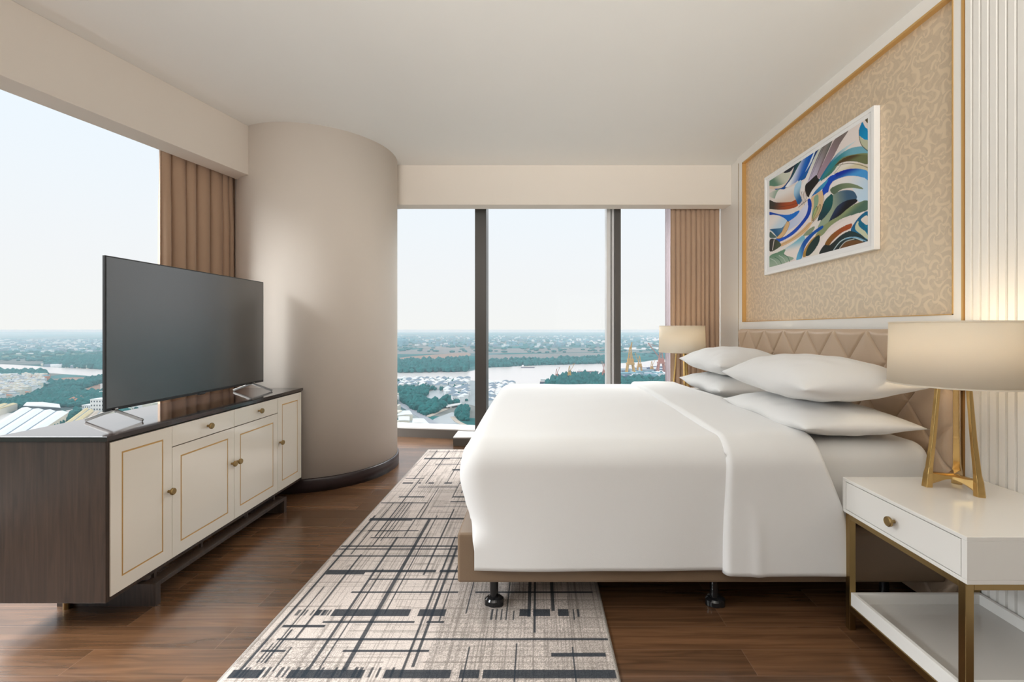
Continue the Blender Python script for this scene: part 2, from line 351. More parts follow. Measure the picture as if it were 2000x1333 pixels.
# --- right wall: white frame, damask panel, gold lines, fluted panelling
y0, y1, z0, z1 = 1.935, 3.93, 1.26, 2.637
XP = XW-.022                                        # face of the raised white frame
fr = MB().box(XP, XW+.02, y1, 4.033, 0, z1).box(XP, XW+.02, 1.898, y0, 0, z1).box(XP, XW+.02, y0, y1, 0, z0).box(XP, XW+.02, 1.898, 4.033, z1, ZC)
fr.build('trim_15', M['lacquer'], kind='structure')
wp = thing('wall_panel', 'beige damask wallpaper panel with thin gold edging on the wall above the headboard', 'wall panel', (XW, 2.93, z0))
MB().box(XW+.004, XW+.018, y0, y1, z0, z1).build('wallpaper', M['damask'], wp)
t_ = .012; e = MB()
e.box(XP-.003, XW+.01, y0, y0+t_*.4, z0, z1).box(XP-.003, XW+.01, y1-t_, y1, z0, z1).box(XP-.003, XW+.01, y0, y1, z0, z0+t_*.35).box(XP-.003, XW+.01, y0, y1, z1-t_, z1)
tagp(e.build('gold_edging', M['trimgold'], wp), 'thin gold edging round the wallpaper')
MB().box(XP-.002, XW+.02, 1.888, 1.8975, 0, ZC).build('trim_16', M['trimgold'], kind='structure')
# flutes: boards 34 mm wide with rounded edges and a deep groove
P = []; y = 1.888; pitch = .0342
prof = []
while y > -1.2:
    prof += [(y, XW-.002), (y-.0025, XP+.006), (y-.006, XP), (y-pitch+.0045, XP), (y-pitch+.0018, XP+.006), (y-pitch, XW-.002)]; y -= pitch
mbf = MB(); grid(mbf, [[(x, yy, 0), (x, yy, ZC)] for yy, x in prof]); mbf.build('trim_17', M['lacquer'], kind='structure')
MB().box(XP-.012, XP, 1.90, 4.033, 0, .10).build('dark_strip_right', M['base'], kind='structure')  # dark strip along the foot of the right wall
# fine seam lines on the narrow stile beside the curtain
MB().box(XP-.002, XP, 4.002, 4.007, 0, z1+.02).build('trim_18', M['brass_dark'], kind='structure')
MB().box(XP, XW+.02, YR+.05, -1.2, 0, ZC).build('trim_19', M['lacquer'], kind='structure')

# ================================================================== CURTAINS
def curtain(name, label, path, amp, folds, z0, z1, mat, seed, n=420, irregular=.35, group=None):
    rnd = random.Random(seed); pts = []
    (xa,ya),(xb,yb) = path; dx, dy = xb-xa, yb-ya; ln = math.hypot(dx,dy); nx, ny = -dy/ln, dx/ln
    ph = [0]
    ws = [1+irregular*rnd.uniform(-1,1) for _ in range(folds)]; tot = sum(ws); cum = [0]
    for q in ws: cum.append(cum[-1]+q/tot)
    am = [rnd.uniform(.65,1.1) for _ in range(folds+1)]
    rows = []; nz = 14
    for i in range(n+1):
        t = i/n; k = max(j for j in range(folds) if cum[j] <= t+1e-9); f = (t-cum[k])/(cum[k+1]-cum[k])
        s_ = math.sin(2*PI*f); a_ = am[k]*(1-f)+am[k+1]*f
        col = []
        for j in range(nz+1):
            h = j/nz; ztop = h
            A = amp*a_*(.55+.45*(1-h)) if h > .8 else amp*a_*(.85+.15*math.sin(3*h+k))
            off = A*(s_*.8+.12*math.sin(4*PI*f+k)*(1-h))
            sh = amp*.35*math.cos(2*PI*f)*a_
            col.append((xa+dx*t+nx*off+dx/ln*sh, ya+dy*t+ny*off+dy/ln*sh, z0+(z1-z0)*h))
        rows.append(col)
    mb = MB(); grid(mb, rows); o = mb.build(name, mat, smooth=True)
    sdf = o.modifiers.new('thick','SOLIDIFY'); sdf.thickness = .003; sdf.offset = 0
    return tagp(o, label, 'curtain', group)
curtain('curtain', 'brown floor-length curtain gathered beside the round column, behind the television',
        ((lx(2.97,.235),2.97),(lx(3.64,.235),3.64)), .042, 8, .02, 2.55, M['curt'], 3, irregular=.55)
curtain('curtain', 'brown pleated curtain hanging behind the far bedside lamp',
        ((1.300,4.475),(1.770,4.455)), 0.027, 10, .02, 2.55, M['curt'], 5, irregular=.25)
curtain('pale_strip', 'thin pale translucent strip at the edge of the far brown curtain',
        ((1.262,4.505),(1.315,4.505)), .008, 2, .02, 2.55, M['sheer'], 8, n=40)  # narrow pale translucent strip beside the far curtain

# ================================================================== TV CABINET
XF = -1.69; XB = -2.126; Y0 = 1.786; Y1 = 3.268; ZT = .777; ZL = .122
cab = thing('media_cabinet', 'long dark wood cabinet with four cream doors and two drawers, under the television', 'cabinet', (XF, Y0, 0))
c = MB().box(XB, XF-.004, Y0, Y0+.016, ZL, ZT-.020).box(XB, XF-.004, Y1-.016, Y1, ZL, ZT-.020).box(XB, XF-.004, Y0+.016, Y1-.016, ZL, ZL+.018).box(XB, XB+.012, Y0+.016, Y1-.016, ZL+.018, ZT-.02)
for yy in (2.105, 2.535, 2.96): c.box(XB+.012, XF-.022, yy-.008, yy+.008, ZL+.018, ZT-.02)
c.box(XB+.012, XF-.024, Y0+.016, Y1-.016, ZT-.035, ZT-.02)
c.build('carcass', M['cab'], cab, bevel=.0015)
MB().box(XB-.004, XF+.004, Y0-.004, Y1+.004, ZT-.019, ZT).build('cabinet_top', M['darktop'], cab, bevel=.0005, seg=1)
def knob(x, y, z, parent, r=.0155, mat='brass_dark'):
    return MB().lathe([(.006,0),(.006,.014),(r*.8,.015),(r,.018),(r,.025),(r*.86,.0275),(r*.8,.0265)], 24, (x,y,z), 'x').build('knob', M[mat], parent, smooth=False)
def knobL(x, y, z, parent, r=.0155, mat='brass_dark'):
    return MB().lathe([(.006,0),(.006,.014),(r*.8,.015),(r,.018),(r,.025),(r*.86,.0275),(r*.8,.0265)], 24, (x,y,z), '-x').build('knob', M[mat], parent, smooth=False)
def door(ya, yb, za, zb, ky):
    d = MB(); g_ = .0015; th = .018; m_ = .048; gw = .0075
    x0, x1 = XF-th, XF
    ya += g_; yb -= g_; za += g_; zb -= g_
    # face built as outer frame + sunk gold channel + centre field
    ia, ib, ja, jb = ya+m_, yb-m_, za+m_+.006, zb-m_
    d.box(x0, x1-.004, ya, yb, za, zb)
    d.box(x1-.004, x1, ya, ia, za, zb).box(x1-.004, x1, ib, yb, za, zb).box(x1-.004, x1, ia, ib, za, ja).box(x1-.004, x1, ia, ib, jb, zb)
    d.box(x1-.004, x1, ia+gw, ib-gw, ja+gw, jb-gw)
    o = d.build('door', M['door'], cab)
    s = MB().box(x1-.0045, x1-.0018, ia, ia+gw, ja, jb).box(x1-.0045, x1-.0018, ib-gw, ib, ja, jb).box(x1-.0045, x1-.0018, ia+gw, ib-gw, ja, ja+gw).box(x1-.0045, x1-.0018, ia+gw, ib-gw, jb-gw, jb)
    tagp(s.build('inlay', M['trimgold'], o), 'gold inlay line')
    k = knob(XF, ky, .456, o); tagp(k, 'brass knob')
    return o
zt = ZT-.026; zb_ = ZL+.016
ys = [Y0+.014, 2.105, 2.535, 2.96, Y1-.012]
door(ys[0], ys[1], zb_, zt, ys[1]-.022)
door(ys[1], ys[2], zb_, .652, ys[2]-.022)
door(ys[2], ys[3], zb_, .652, ys[2]+.022)
door(ys[3], ys[4], zb_, zt, ys[3]+.022)
for a_, b_ in ((1,2),(2,3)):
    d = MB().box(XF-.018, XF, ys[a_]+.0015, ys[b_]-.0015, .655, zt-.0015).build('drawer', M['door'], cab, bevel=.0008)
    tagp(knob(XF, (ys[a_]+ys[b_])/2+.01, .704, d), 'brass knob')
# stand: two boards across, rails lengthways, short studs up to the carcass
MB().box(XB+.05, XF+.038, 1.965, 1.995, 0, .098).build('leg', M['cab'], cab, bevel=.001)
MB().box(XB+.05, XF+.038, 2.965, 2.995, 0, .098).build('leg', M['cab'], cab, bevel=.001)
r_ = MB().box(XF-.022, XF+.038, 1.995, 2.965, .080, .098).box(XB+.05, XB+.07, 1.995, 2.965, .076, .098)
for yy in (2.02, 2.30, 2.66, 2.93): r_.box(XF-.02, XF-.006, yy-.007, yy+.007, .098, ZL).box(XB+.05, XB+.066, yy-.008, yy+.008, .098, ZL)
r_.build('stand_rail', M['cab'], cab, bevel=.001)
MB().lathe([(.012,0),(.012,ZL)], 16, (-2.02, 1.952, 0)).build('foot', M['brass_dark'], cab)

# ================================================================== TELEVISION
tv = thing('television', 'large flat black television standing on two thin metal feet on the cabinet', 'television', (-1.93, 2.6, ZT))
ya, yb, za, zb = 2.03, 3.205, .829, 1.530
def txx(y): return -1.930+.004*(y-2.03)
xa_ = -1.93
MB().box(xa_-.012, xa_, ya, yb, za, zb).build('screen_panel', M['tvb'], tv, bevel=.0015)
MB().box(xa_+.0002, xa_+.0012, ya+.006, yb-.006, za+.014, zb-.006).build('screen', M['tvs'], tv)
MB().box(xa_-.06, xa_-.012, ya+.14, yb-.14, za+.03, zb-.30).build('back_housing', M['tvb'], tv, bevel=.012, seg=3)
MB().box(xa_-.012, xa_+.004, (ya+yb)/2-.022, (ya+yb)/2+.022, za-.006, za+.004).build('sensor_strip', M['tvb'], tv, bevel=.002)
for yc in (2.075, 3.085):
    f = MB(); ap = (xa_-.004, yc, za+.002)
    for sx, ex in ((-1,.128),(1,.135)):
        p2 = (xa_-.004+sx*ex, yc, ZT+.0062)
        f.bar(ap, p2, .013, .007, up=(0,1,0))
    f.bar((xa_-.02,yc,za+.004),(xa_+.012,yc,za+.004), .016, .012)
    tagp(f.build('foot', M['tvsil'], tv, bevel=.0015), 'splayed metal foot')

# ================================================================== BED
bed = thing('bed', 'wide bed with taupe leather base and quilted headboard against the panelled wall', 'bed', (.68, 2.88, 0))
BX0, BX1, BY0, BY1 = -.334, 1.70, 1.89, 3.87
fb = MB().box(BX0, BX1, BY0, BY1, .143, .35)
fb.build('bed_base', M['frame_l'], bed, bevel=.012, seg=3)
# quilted headboard
nyb, nzb = 480, 250; rows = []
hy0, hy1, hz0, hz1 = 1.885, 3.878, .02, 1.20
def hb(y, z):
    ux = (y-2.365)/.265; uz = (z-1.20)/.33
    a_ = (ux+uz) % 1; b_ = (ux-uz) % 1
    d1 = min(a_, 1-a_)*.2; d2 = min(b_, 1-b_)*.2
    d = min(d1, d2); g_ = -.010*math.exp(-(d/.0055)**2)+.007*(1-math.exp(-(d/.035)**2))
    bulge = 0
    e_ = min(y-hy0, hy1-y, hz1-z); r = .035
    if z > hz1-.03: g_ *= sm(hz1-z, .004, .03)
    if e_ < r: bulge = -(r-math.sqrt(max(0, r*r-(r-e_)**2)))
    return 1.703-g_-bulge
ys_ = [hy0+(hy1-hy0)*(i/nyb) for i in range(nyb+1)]; zs_ = [hz0+(hz1-hz0)*(j/nzb) for j in range(nzb+1)]
ys_ = sorted(set(ys_+[hy0+k*.003 for k in range(6)]+[hy1-k*.003 for k in range(6)])); zs_ = sorted(set(zs_+[hz1-k*.003 for k in range(6)]))
hbm = MB(); grid(hbm, [[(hb(y_,z_), y_, z_) for z_ in zs_] for y_ in ys_], flip=True)
hh = hbm.build('headboard', M['leather'], bed, smooth=True)
XHB = XP-.001
s_ = MB().box(1.737, XHB-.012, hy0, hy1, hz0, hz1); ho = s_.build('headboard_back', M['leather'], bed, bevel=.004)
def bedleg(x, y):
    b0 = .0115 if x < .283 else 0.0
    o = MB().lathe([(.032,0),(.036,.004),(.036,.022),(.030,.030),(.018,.036),(.018,.125-b0),(.021,.143-b0)], 28, (x,y,b0)).build('leg', M['blackpl'], bed, smooth=False)
    q = MB(); z_ = .012+b0
    q.lathe([(.012,z_-.012),(.020,z_-.010),(.020,z_+.020),(.012,z_+.026)], 20, (x+.022,y-.012,0)); q.lathe([(.012,z_-.012),(.020,z_-.010),(.020,z_+.014),(.010,z_+.022)], 20, (x-.020,y-.006,0))
    q.build('caster', M['blackpl'], o)
for x_, y_ in ((-.188,1.97),(.77,1.985),(1.5,1.97),(-.188,3.75),(.77,3.75),(1.5,3.75),(.77,2.88)): bedleg(x_, y_)

# mattress in its white sheet
mt = MB(); rows = []
def rbox(x0, x1, y0, y1, z0, z1, r, n=6, crown=0, nx=24, ny=24):
    """rounded cushion: superellipse-edged box as a grid over (x,y) top + sides"""
    mb = MB(); prof = []
    P = []
    us = [0]+[.5*(1-math.cos(PI*i/nx)) for i in range(1, nx)]+[1]
    return mb
mt = MB().box(-.28, 1.69, 1.925, 3.835, .352, .715)
mo = mt.build('mattress', M['linen2'], None, bevel=.075, seg=8, smooth=True)
tagp(mo, 'white sheeted mattress showing between the pillows and the near nightstand', 'mattress')

def wr(x, y, s=0):
    return (math.sin(x*7.3+y*3.1+s)*math.cos(y*5.7-x*2.2+s*1.7)+.5*math.sin(x*15.1-y*9.7+s*2.3)*math.cos(y*13.+x*4.))
# duvet: profile across the bed (y,z), arclength-parameterised
def duvet_profile(off=0.0, yn=1.868, yf=3.892, zt=.728, zh=.212, r=.10, n=26):
    """near hem -> up -> rounded shoulder -> across -> far shoulder -> far hem"""
    pts = []
    yn -= off; yf += off; zt += off
    for i in range(n): t = i/n; pts.append((yn-.012*math.sin(PI*t)*0+.0, zh+(zt-r-zh)*t))
    for i in range(10): a = PI/2*i/10; pts.append((yn+r-r*math.cos(a), zt-r+r*math.sin(a)))
    m_ = 60
    for i in range(m_+1): t = i/m_; y_ = yn+r+(yf-yn-2*r)*t; pts.append((y_, zt+.012*math.sin(PI*t)))
    for i in range(1,11): a = PI/2*i/10; pts.append((yf-r+r*math.sin(a), zt-r+r*math.cos(a)))
    for i in range(1,n+1): t = i/n; pts.append((yf, zt-r+(zh-zt+r)*t))
    return pts
def drape(p, x, side, amt, seed):
    y_, z_ = p; k = sm(.62-z_, 0, .4)     # waviness grows towards the hem
    s = -1 if side else 1
    return y_+s*amt*k*(math.sin(x*5.1+seed)*.5+math.sin(x*11.7+seed*2)*.3), z_
prof = duvet_profile()
xs = []
FX = -.318                                             # outermost foot bulge
def footx(z):                                          # foot face bulges out under the top edge and tucks in at the base
    if z > .60: return FX+.0+.012*sm(z,.60,.73)
    return FX+.060*sm(.60-z, 0, .28)
rows = []; DX1 = 1.07
nx = 70
for i in range(nx+1):
    u = i/nx
    row = []
    for (y_, z_) in prof:
        f0 = footx(z_)
        x_ = f0+.09+(DX1-f0-.09)*u
        side = y_ < 2.9
        yy, zz = drape((y_,z_), x_, side, .008, 1.0)
        if z_ > .66: zz += .0028*wr(x_, y_)*sm(z_,.66,.72)
        row.append((x_, yy, zz))
    rows.append(row)
pre = []                                               # rounded foot edge
K = 9
for k in range(K):
    a = PI/2*(1-k/K)                                   # from the outermost ring inwards
    row = []
    for (y_, z_) in prof:
        f0 = footx(z_); rr = .09
        x_ = f0+rr-rr*math.sin(a)
        ins = rr*(1-math.cos(a))
        low = sm(z_, .30, .42)
        ins *= low if z_ < .5 else 1
        topf = sm(z_, .45, .70)
        cyy = 1 if y_ < 2.88 else -1
        fl_ = min(1, abs(min(y_-1.868, 3.892-y_))/.1)
        yy = y_+cyy*ins*.75*(1-fl_) ; zz = z_-ins*.8*topf*fl_-(.25*ins*topf*(1-fl_))
        yy, zz = drape((yy,zz), x_, cyy > 0, .008*(1), 1.0)
        row.append((x_, yy, zz))
    pre.append(row)
rows = pre+rows
# foot face: wraps inwards to the tuck line just above the base
r0 = pre[0]; cap = []
for t in (1.0, .8, .6, .4, .2):
    row = []
    for (x_, y_, z_), (py, pz) in zip(r0, prof):
        ty = min(max(y_, 1.97), 3.79); tz = max(z_, .358) if z_ > .358 else .358
        tz2 = .358+(tz-.358)*.0; mx_ = FX+.055
        k = 1-t
        if pz < .358:
            row.append((x_*(1-k)+(-.235)*k, y_+(ty-y_)*k, z_*(1-k)+max(z_, .30)*k))
        else:
            row.append((x_, y_, z_))
    cap.append(row)
dv = MB(); grid(dv, rows, flip=True)
# cap polygon: strips from upper outline straight down to z=.358
n_ = len(r0); up = [i for i in range(n_) if prof[i][1] > .36]
capg = []
for i in up:
    x_, y_, z_ = r0[i]; col = []
    for k in range(11):
        t = k/10; zz = z_+( .357-z_)*t; yy = y_+(min(max(y_,1.93),3.83)-y_)*min(1,t*1.2)
        fx = footx(zz)
        col.append((x_ if k == 0 else fx+.003*wr(yy*2, zz*3)-.006*math.sin(PI*t), yy, zz))
    capg.append(col)
grid(dv, capg)
lowL = [i for i in range(n_) if prof[i][1] <= .375 and prof[i][0] < 2.8]
o = dv.build('duvet', M['linen'], None, smooth=True)
tagp(o, 'plain white duvet spread over the bed and hanging down its side', 'duvet')
sd = o.modifiers.new('thick','SOLIDIFY'); sd.thickness = .012; sd.offset = -1
# turned-back band of the duvet (its own layer, top edge folded over)
prof2 = duvet_profile(off=.022, zh=.202, r=.115)
rows = []; nu = 40
for i in range(nu+1):
    u = i/nu; u = .5-.5*math.cos(PI*u); row = []
    for (y_, z_) in prof2:
        hang = sm(.73-z_, 0, .42)
        near = y_ < 2.88
        xL = .785+.012*math.sin(y_*2)+(-.012)*hang
        xR = 1.155+.012*math.sin(y_*3)+.118*hang**.8
        x_ = xL+(xR-xL)*u
        # thickness rolls off at both edges so that it lies on the layer below
        ed = min(u, 1-u)*(xR-xL); dip = .024*(1-math.sqrt(max(0,1-(1-min(1,ed/.013))**2)))
        yy, zz = y_, z_
        if z_ > .70: zz -= dip
        else: yy += dip*(1 if near else -1)
        if z_ <= .70 and z_ > .62: zz -= dip*.5
        yy, zz = drape((yy,zz), x_, near, .012, 2.2)
        if hang > .5: yy += (-.006 if near else .006)*math.exp(-((x_-.84-.05*hang)/.02)**2)*sm(hang,.5,1)
        if z_ > .66: zz += .004*wr(x_*1.3, y_*.8, 2)*sm(z_,.66,.72)
        row.append((x_, yy, zz))
    rows.append(row)
fb_ = MB(); grid(fb_, rows, flip=True)
fo = fb_.build('turned_back_fold', M['linen'], o, smooth=True)
sd = fo.modifiers.new('thick','SOLIDIFY'); sd.thickness = .010; sd.offset = -1

# pillows
def pillow(label, cx, cy, cz, hx, hy, top, bot, seed, rot=0, lean=0.0):
    mb = MB(); n1, n2 = 44, 60; U = []; D_ = []
    rnd = random.Random(seed); sa = rnd.uniform(0,6)
    def shp(u, v, s):
        ax = 1-.055*(1-v*v)**1.0*abs(u)**3; ay = 1-.045*(1-u*u)*abs(v)**3
        x = u*hx*ax*(1+.02*abs(u*v)**6); y = v*hy*ay*(1+.02*abs(u*v)**6)
        f = (max(0,1-abs(u)**2.6)**.62)*(max(0,1-abs(v)**3.0)**.58)
        w_ = .0035*math.sin(13*u+sa)*math.cos(9*v+sa*2)*f + .006*math.exp(-((abs(u)-.72)/.2)**2)*math.sin(22*v+7*u+sa)*f*.5
        z = (top if s > 0 else -bot)*f+w_*s
        edge = .012*math.sin(6*v+sa)*(abs(u)**4)*(1-abs(v)**4)-.010*(1-v*v)*abs(u)**6
        c_, s_n = math.cos(rot), math.sin(rot)
        return (cx+x*c_-y*s_n, cy+x*s_n+y*c_, cz+z+edge+lean*x)
    def cheb(i, n): t = i/n; return math.sin((t-.5)*PI)*.5*.35+ (2*t-1)*.825 if 0 < i < n else (-1. if i == 0 else 1.)
    us = [cheb(i,n1) for i in range(n1+1)]; vs = [cheb(j,n2) for j in range(n2+1)]
    grid(mb, [[shp(u,v,1) for v in vs] for u in us])
    grid(mb, [[shp(u,v,-1) for v in vs] for u in us], flip=True)
    o = mb.build('pillow', M['linen2'], None, smooth=True)
    bmm = bmesh.new(); bmm.from_mesh(o.data); bmesh.ops.remove_doubles(bmm, verts=bmm.verts, dist=.0004); bmm.to_mesh(o.data); bmm.free()
    return tagp(o, label, 'pillow', None)
pillow('white pillow lying flat on the mattress, lower of the two nearest the near bedside lamp', 1.345, 2.275, .790, .250, .415, .075, .072, 1)
pillow('plump white pillow on top of the near stack, in front of the headboard', 1.345, 2.275, .955, .255, .42, .115, .090, 2, lean=.02)
pillow('white pillow at the bottom of the far stack, half hidden', 1.40, 3.33, .800, .235, .42, .075, .08, 3)
pillow('white pillow on top of the far stack, nearest the far lamp', 1.41, 3.33, .962, .245, .42, .105, .088, 4, lean=.02)

# ================================================================== NIGHTSTANDS
def nightstand(ox, oy, label):
    t = thing('nightstand', label, 'nightstand', (1.51+ox, 1.585+oy, 0))
    X0, X1, A, B, zl, zt_ = 1.236+ox, 1.766+ox, 1.31+oy, 1.845+oy, .463, .600
    b_ = MB(); q = .012
    b_.box(X0, X1, A, B, zt_-q, zt_).box(X0, X1, A, B, zl, zl+q).box(X0, X1, A, A+.018, zl+q, zt_-q).box(X0, X1, B-.018, B, zl+q, zt_-q).box(X1-.01, X1, A+.018, B-.018, zl+q, zt_-q)
    b_.build('body', M['night'], t, bevel=.0012)
    MB().box(X0+.02, X1-.012, A+.0181, B-.0181, zl+q, zt_-q).build('inside', M['gap'], t)
    d = MB().box(X0+.0008, X0+.019, A+.0205, B-.0205, zl+q+.0025, zt_-q-.0025).build('drawer', M['night'], t, bevel=.0008)
    tagp(knobL(X0+.001, (A+B)/2, .532, d, .017), 'bronze knob')
    f = MB(); s = .024; fx0, fx1, fy0, fy1 = X0+.006, X1-.004, A+.010, B-.010
    for (x_, y_) in ((fx0,fy0),(fx0,fy1-s),(fx1-s,fy0),(fx1-s,fy1-s)): f.box(x_, x_+s, y_, y_+s, 0, zl-.001)
    for za_, zb2 in ((zl-.022, zl-.001),(.076,.100)):
        f.box(fx0, fx0+s, fy0+s, fy1-s, za_, zb2).box(fx1-s, fx1, fy0+s, fy1-s, za_, zb2).box(fx0+s, fx1-s, fy0, fy0+s, za_, zb2).box(fx0+s, fx1-s, fy1-s, fy1, za_, zb2)
    f.build('metal_frame', M['brass_dark'], t, bevel=.001)
    g_ = MB(); tx0, tx1, ty0, ty1 = fx0+.004, fx1-.004, fy0+s+.001, fy1-s-.001; w_ = .014
    g_.box(tx0, tx0+w_, ty0, ty1, .1005, .152).box(tx1-w_, tx1, ty0, ty1, .1005, .152).box(tx0+w_, tx1-w_, ty0, ty0+w_, .1005, .152).box(tx0+w_, tx1-w_, ty1-w_, ty1, .1005, .152)
    sh = g_.build('shelf_tray', M['night'], t, bevel=.001)
    MB().box(tx0+w_, tx1-w_, ty0+w_, ty1-w_, .1005, .112).build('tray_floor', M['tray'], sh)
    return t
nightstand(0, 0, 'white one-drawer nightstand on a brass frame with a low tray, nearest to the viewer')
nightstand(-.035, 2.575, 'white nightstand beyond the bed, hidden behind the pillows under the far lamp')

# ================================================================== LAMPS
def lamp(px, py, pz, label, a0, power):
    t = thing('table_lamp', label, 'lamp', (px, py, pz))
    R = .087; H = .405
    angs = [a0+k*2*PI/3 for k in range(3)]
    for a in angs:
        u = Vector((math.cos(a), math.sin(a), 0)); v = Vector((-math.sin(a), math.cos(a), 0)); c0 = Vector((px,py,pz))
        # leg: kite section, widening into the foot
        secs = [(0.0, R, .030, .030),(.05, R-.004, .026, .026),(.075, R-.008, .0205, .021),(.20, R-.021, .0175, .018),(H, .050, .0150,.016)]
        vs = []
        for h, r, w_, d_ in secs:
            c_ = c0+u*r+Vector((0,0,h))
            for q in ((d_*.5,0),(d_*.15,w_*.62),(-d_*.5,w_*.5),(-d_*.5,-w_*.5),(d_*.15,-w_*.62)): vs.append(c_+u*q[0]+v*q[1])
        f = [(4,3,2,1,0), tuple(range(20,25))]
        for i in range(4):
            for k in range(5): f.append((i*5+k, i*5+(k+1)%5, (i+1)*5+(k+1)%5, (i+1)*5+k))
        MB().add(vs, f).build('leg', M['brass'], t, bevel=.0012)
    # concave three-armed web between the feet, arched underneath
    ns = 14; top = []; 
    w_ = MB(); vv = []; ff = []
    for k in range(3):
        a = angs[k]; b2 = angs[(k+1)%3]
        pa = Vector((math.cos(a), math.sin(a)))*(R-.006); pb = Vector((math.cos(b2), math.sin(b2)))*(R-.006)
        ta = Vector((-math.sin(a), math.cos(a)))*.011; tb = Vector((-math.sin(b2), math.cos(b2)))*.011
        for i in range(ns):
            tt = i/(ns-1); m2 = (pa+ta)*(1-tt)+(pb-tb)*tt
            inw = 4*tt*(1-tt); p = m2*(1-.45*inw)
            top.append((p, inw))
    n3 = len(top)
    for p, inw in top:
        zt2 = .050+.006*abs(1-inw)**2; zb2 = .010+.030*inw**.5
        vv += [(px+p.x, py+p.y, pz+zt2), (px+p.x, py+p.y, pz+zb2)]
    ct = len(vv); vv += [(px,py,pz+.056),(px,py,pz+.044)]
    for i in range(n3):
        j = (i+1) % n3; ff += [(2*i+1,2*j+1,2*j,2*i),(2*i,2*j,ct),(2*j+1,2*i+1,ct+1)]
    w_.add(vv, ff).build('base_web', M['brass'], t)
    MB().lathe([(.052,0),(.056,.004),(.056,.012),(.02,.014),(.009,.016),(.009,.13),(.004,.135),(.004,.232)], 28, (px,py,pz+H-.012)).build('stem', M['brass_dark'], t)
    MB().lathe([(.012,0),(.024,.02),(.030,.045),(.024,.07),(.008,.082)], 20, (px,py,pz+H+.09)).build('bulb', M['bulb'], t, smooth=True)
    s_ = MB(); s_.lathe([(.202,.392),(.196,.628)], 96, (px,py,pz), cap=False)
    so = s_.build('lamp_shade', M['shade'], t, smooth=True)
    m_ = so.modifiers.new('thick','SOLIDIFY'); m_.thickness = .0018
    MB().lathe([(.2035,.391),(.2035,.396),(.2005,.396),(.2005,.391),(.2035,.391)], 96, (px,py,pz), cap=False).build('lower_rim', M['shade'], so)
    MB().lathe([(.1975,.624),(.1975,.629),(.1945,.629),(.1945,.624),(.1975,.624)], 96, (px,py,pz), cap=False).build('upper_rim', M['shade'], so)
    ri = MB()
    for k in range(3):
        a = angs[k]+.5; ri.bar((px-.003*math.cos(a),py-.003*math.sin(a),pz+.615),(px+.195*math.cos(a),py+.195*math.sin(a),pz+.622), .003, .003)
    ri.build('shade_spider', M['brass_dark'], so)
    l = bpy.data.lights.new('lamp_bulb_light', 'POINT'); l.energy = power; l.color = (1,.80,.54); l.shadow_soft_size = .035
    lo = bpy.data.objects.new('lamp_bulb_light', l); COL.objects.link(lo); lo.location = (px,py,pz+H+.13); 
    lo.parent = t; lo.matrix_parent_inverse = t.matrix_basis.inverted(); lo.location = (px,py,pz+H+.20)
    return t
lamp(1.565, 1.71, .600, 'cream drum shade table lamp with three gold legs on the near nightstand', math.radians(162), 1.9)
lamp(1.294, 4.08, .600, 'cream shaded table lamp beyond the pillows, in front of the brown curtain', math.radians(150), 1.4)

# ================================================================== PICTURE
pic = thing('framed_picture', 'white framed picture of blue, green and brown swirls hung on the wallpaper panel', 'picture', (1.75, 2.88, 1.6))
PY0, PY1, PZ0, PZ1, PX = 2.381, 3.535, 1.617, 2.372, 1.760
ft = .022; FXB = XW+.003
f = MB().box(PX, FXB, PY0, PY0+ft, PZ0, PZ1).box(PX, FXB, PY1-ft, PY1, PZ0, PZ1).box(PX, FXB, PY0+ft, PY1-ft, PZ0, PZ0+ft).box(PX, FXB, PY0+ft, PY1-ft, PZ1-ft, PZ1)
f.build('frame', M['frame_w'], pic, bevel=.0015)
MB().box(PX+.008, PX+.016, PY0+ft, PY1-ft, PZ0+ft, PZ1-ft).build('mount', M['mat'], pic)
# --- the artwork: painted shapes rasterised onto a fine mesh as its printed colours
def inpoly(px, py, poly):
    r = np.zeros(px.shape, bool); n = len(poly)
    for i in range(n):
        x1, y1 = poly[i]; x2, y2 = poly[(i+1)%n]
        if y1 == y2: continue
        c = ((y1 > py) != (y2 > py)) & (px < (x2-x1)*(py-y1)/(y2-y1)+x1); r ^= c
    return r
def homog(src, dst):
    A = []; B = []
    for (x,y),(u,v) in zip(src,dst):
        A += [[x,y,1,0,0,0,-u*x,-u*y],[0,0,0,x,y,1,-v*x,-v*y]]; B += [u,v]
    h = np.linalg.solve(np.array(A,float), np.array(B,float)); return np.append(h,1).reshape(3,3)
NU, NV = 420, 270
Hm = homog([(150,605),(828,180),(833,1028),(160,1200)], [(0,1),(1,1),(1,0),(0,0)])
def T(p): q = Hm @ np.array([p[0],p[1],1.0]); return (q[0]/q[2]*NU, q[1]/q[2]*NV)
gu, gv = np.meshgrid(np.arange(NU+1), np.arange(NV+1), indexing='ij'); gu = gu.astype(float); gv = gv.astype(float)
img = np.zeros((NU+1,NV+1,3)); img[:] = srgb((226,216,212))
def shape(pts, c1, c2=None, g=None, outline=0, k=6):
    """g = (from, to) points of the colour blend"""
    pp = catmull([T(p) for p in pts], k)
    msk = inpoly(gu, gv, pp)
    a = np.array(srgb(c1)); 
    if c2 is None: img[msk] = a
    else:
        b_ = np.array(srgb(c2)); p, q = T(g[0]), T(g[1]); d = np.array([q[0]-p[0], q[1]-p[1]]); 
        t = np.clip(((gu-p[0])*d[0]+(gv-p[1])*d[1])/(d@d), 0, 1); t = t*t*(3-2*t)
        img[msk] = (a*(1-t[...,None])+b_*t[...,None])[msk]
    if outline: line(pp, outline, (35,32,34), True)
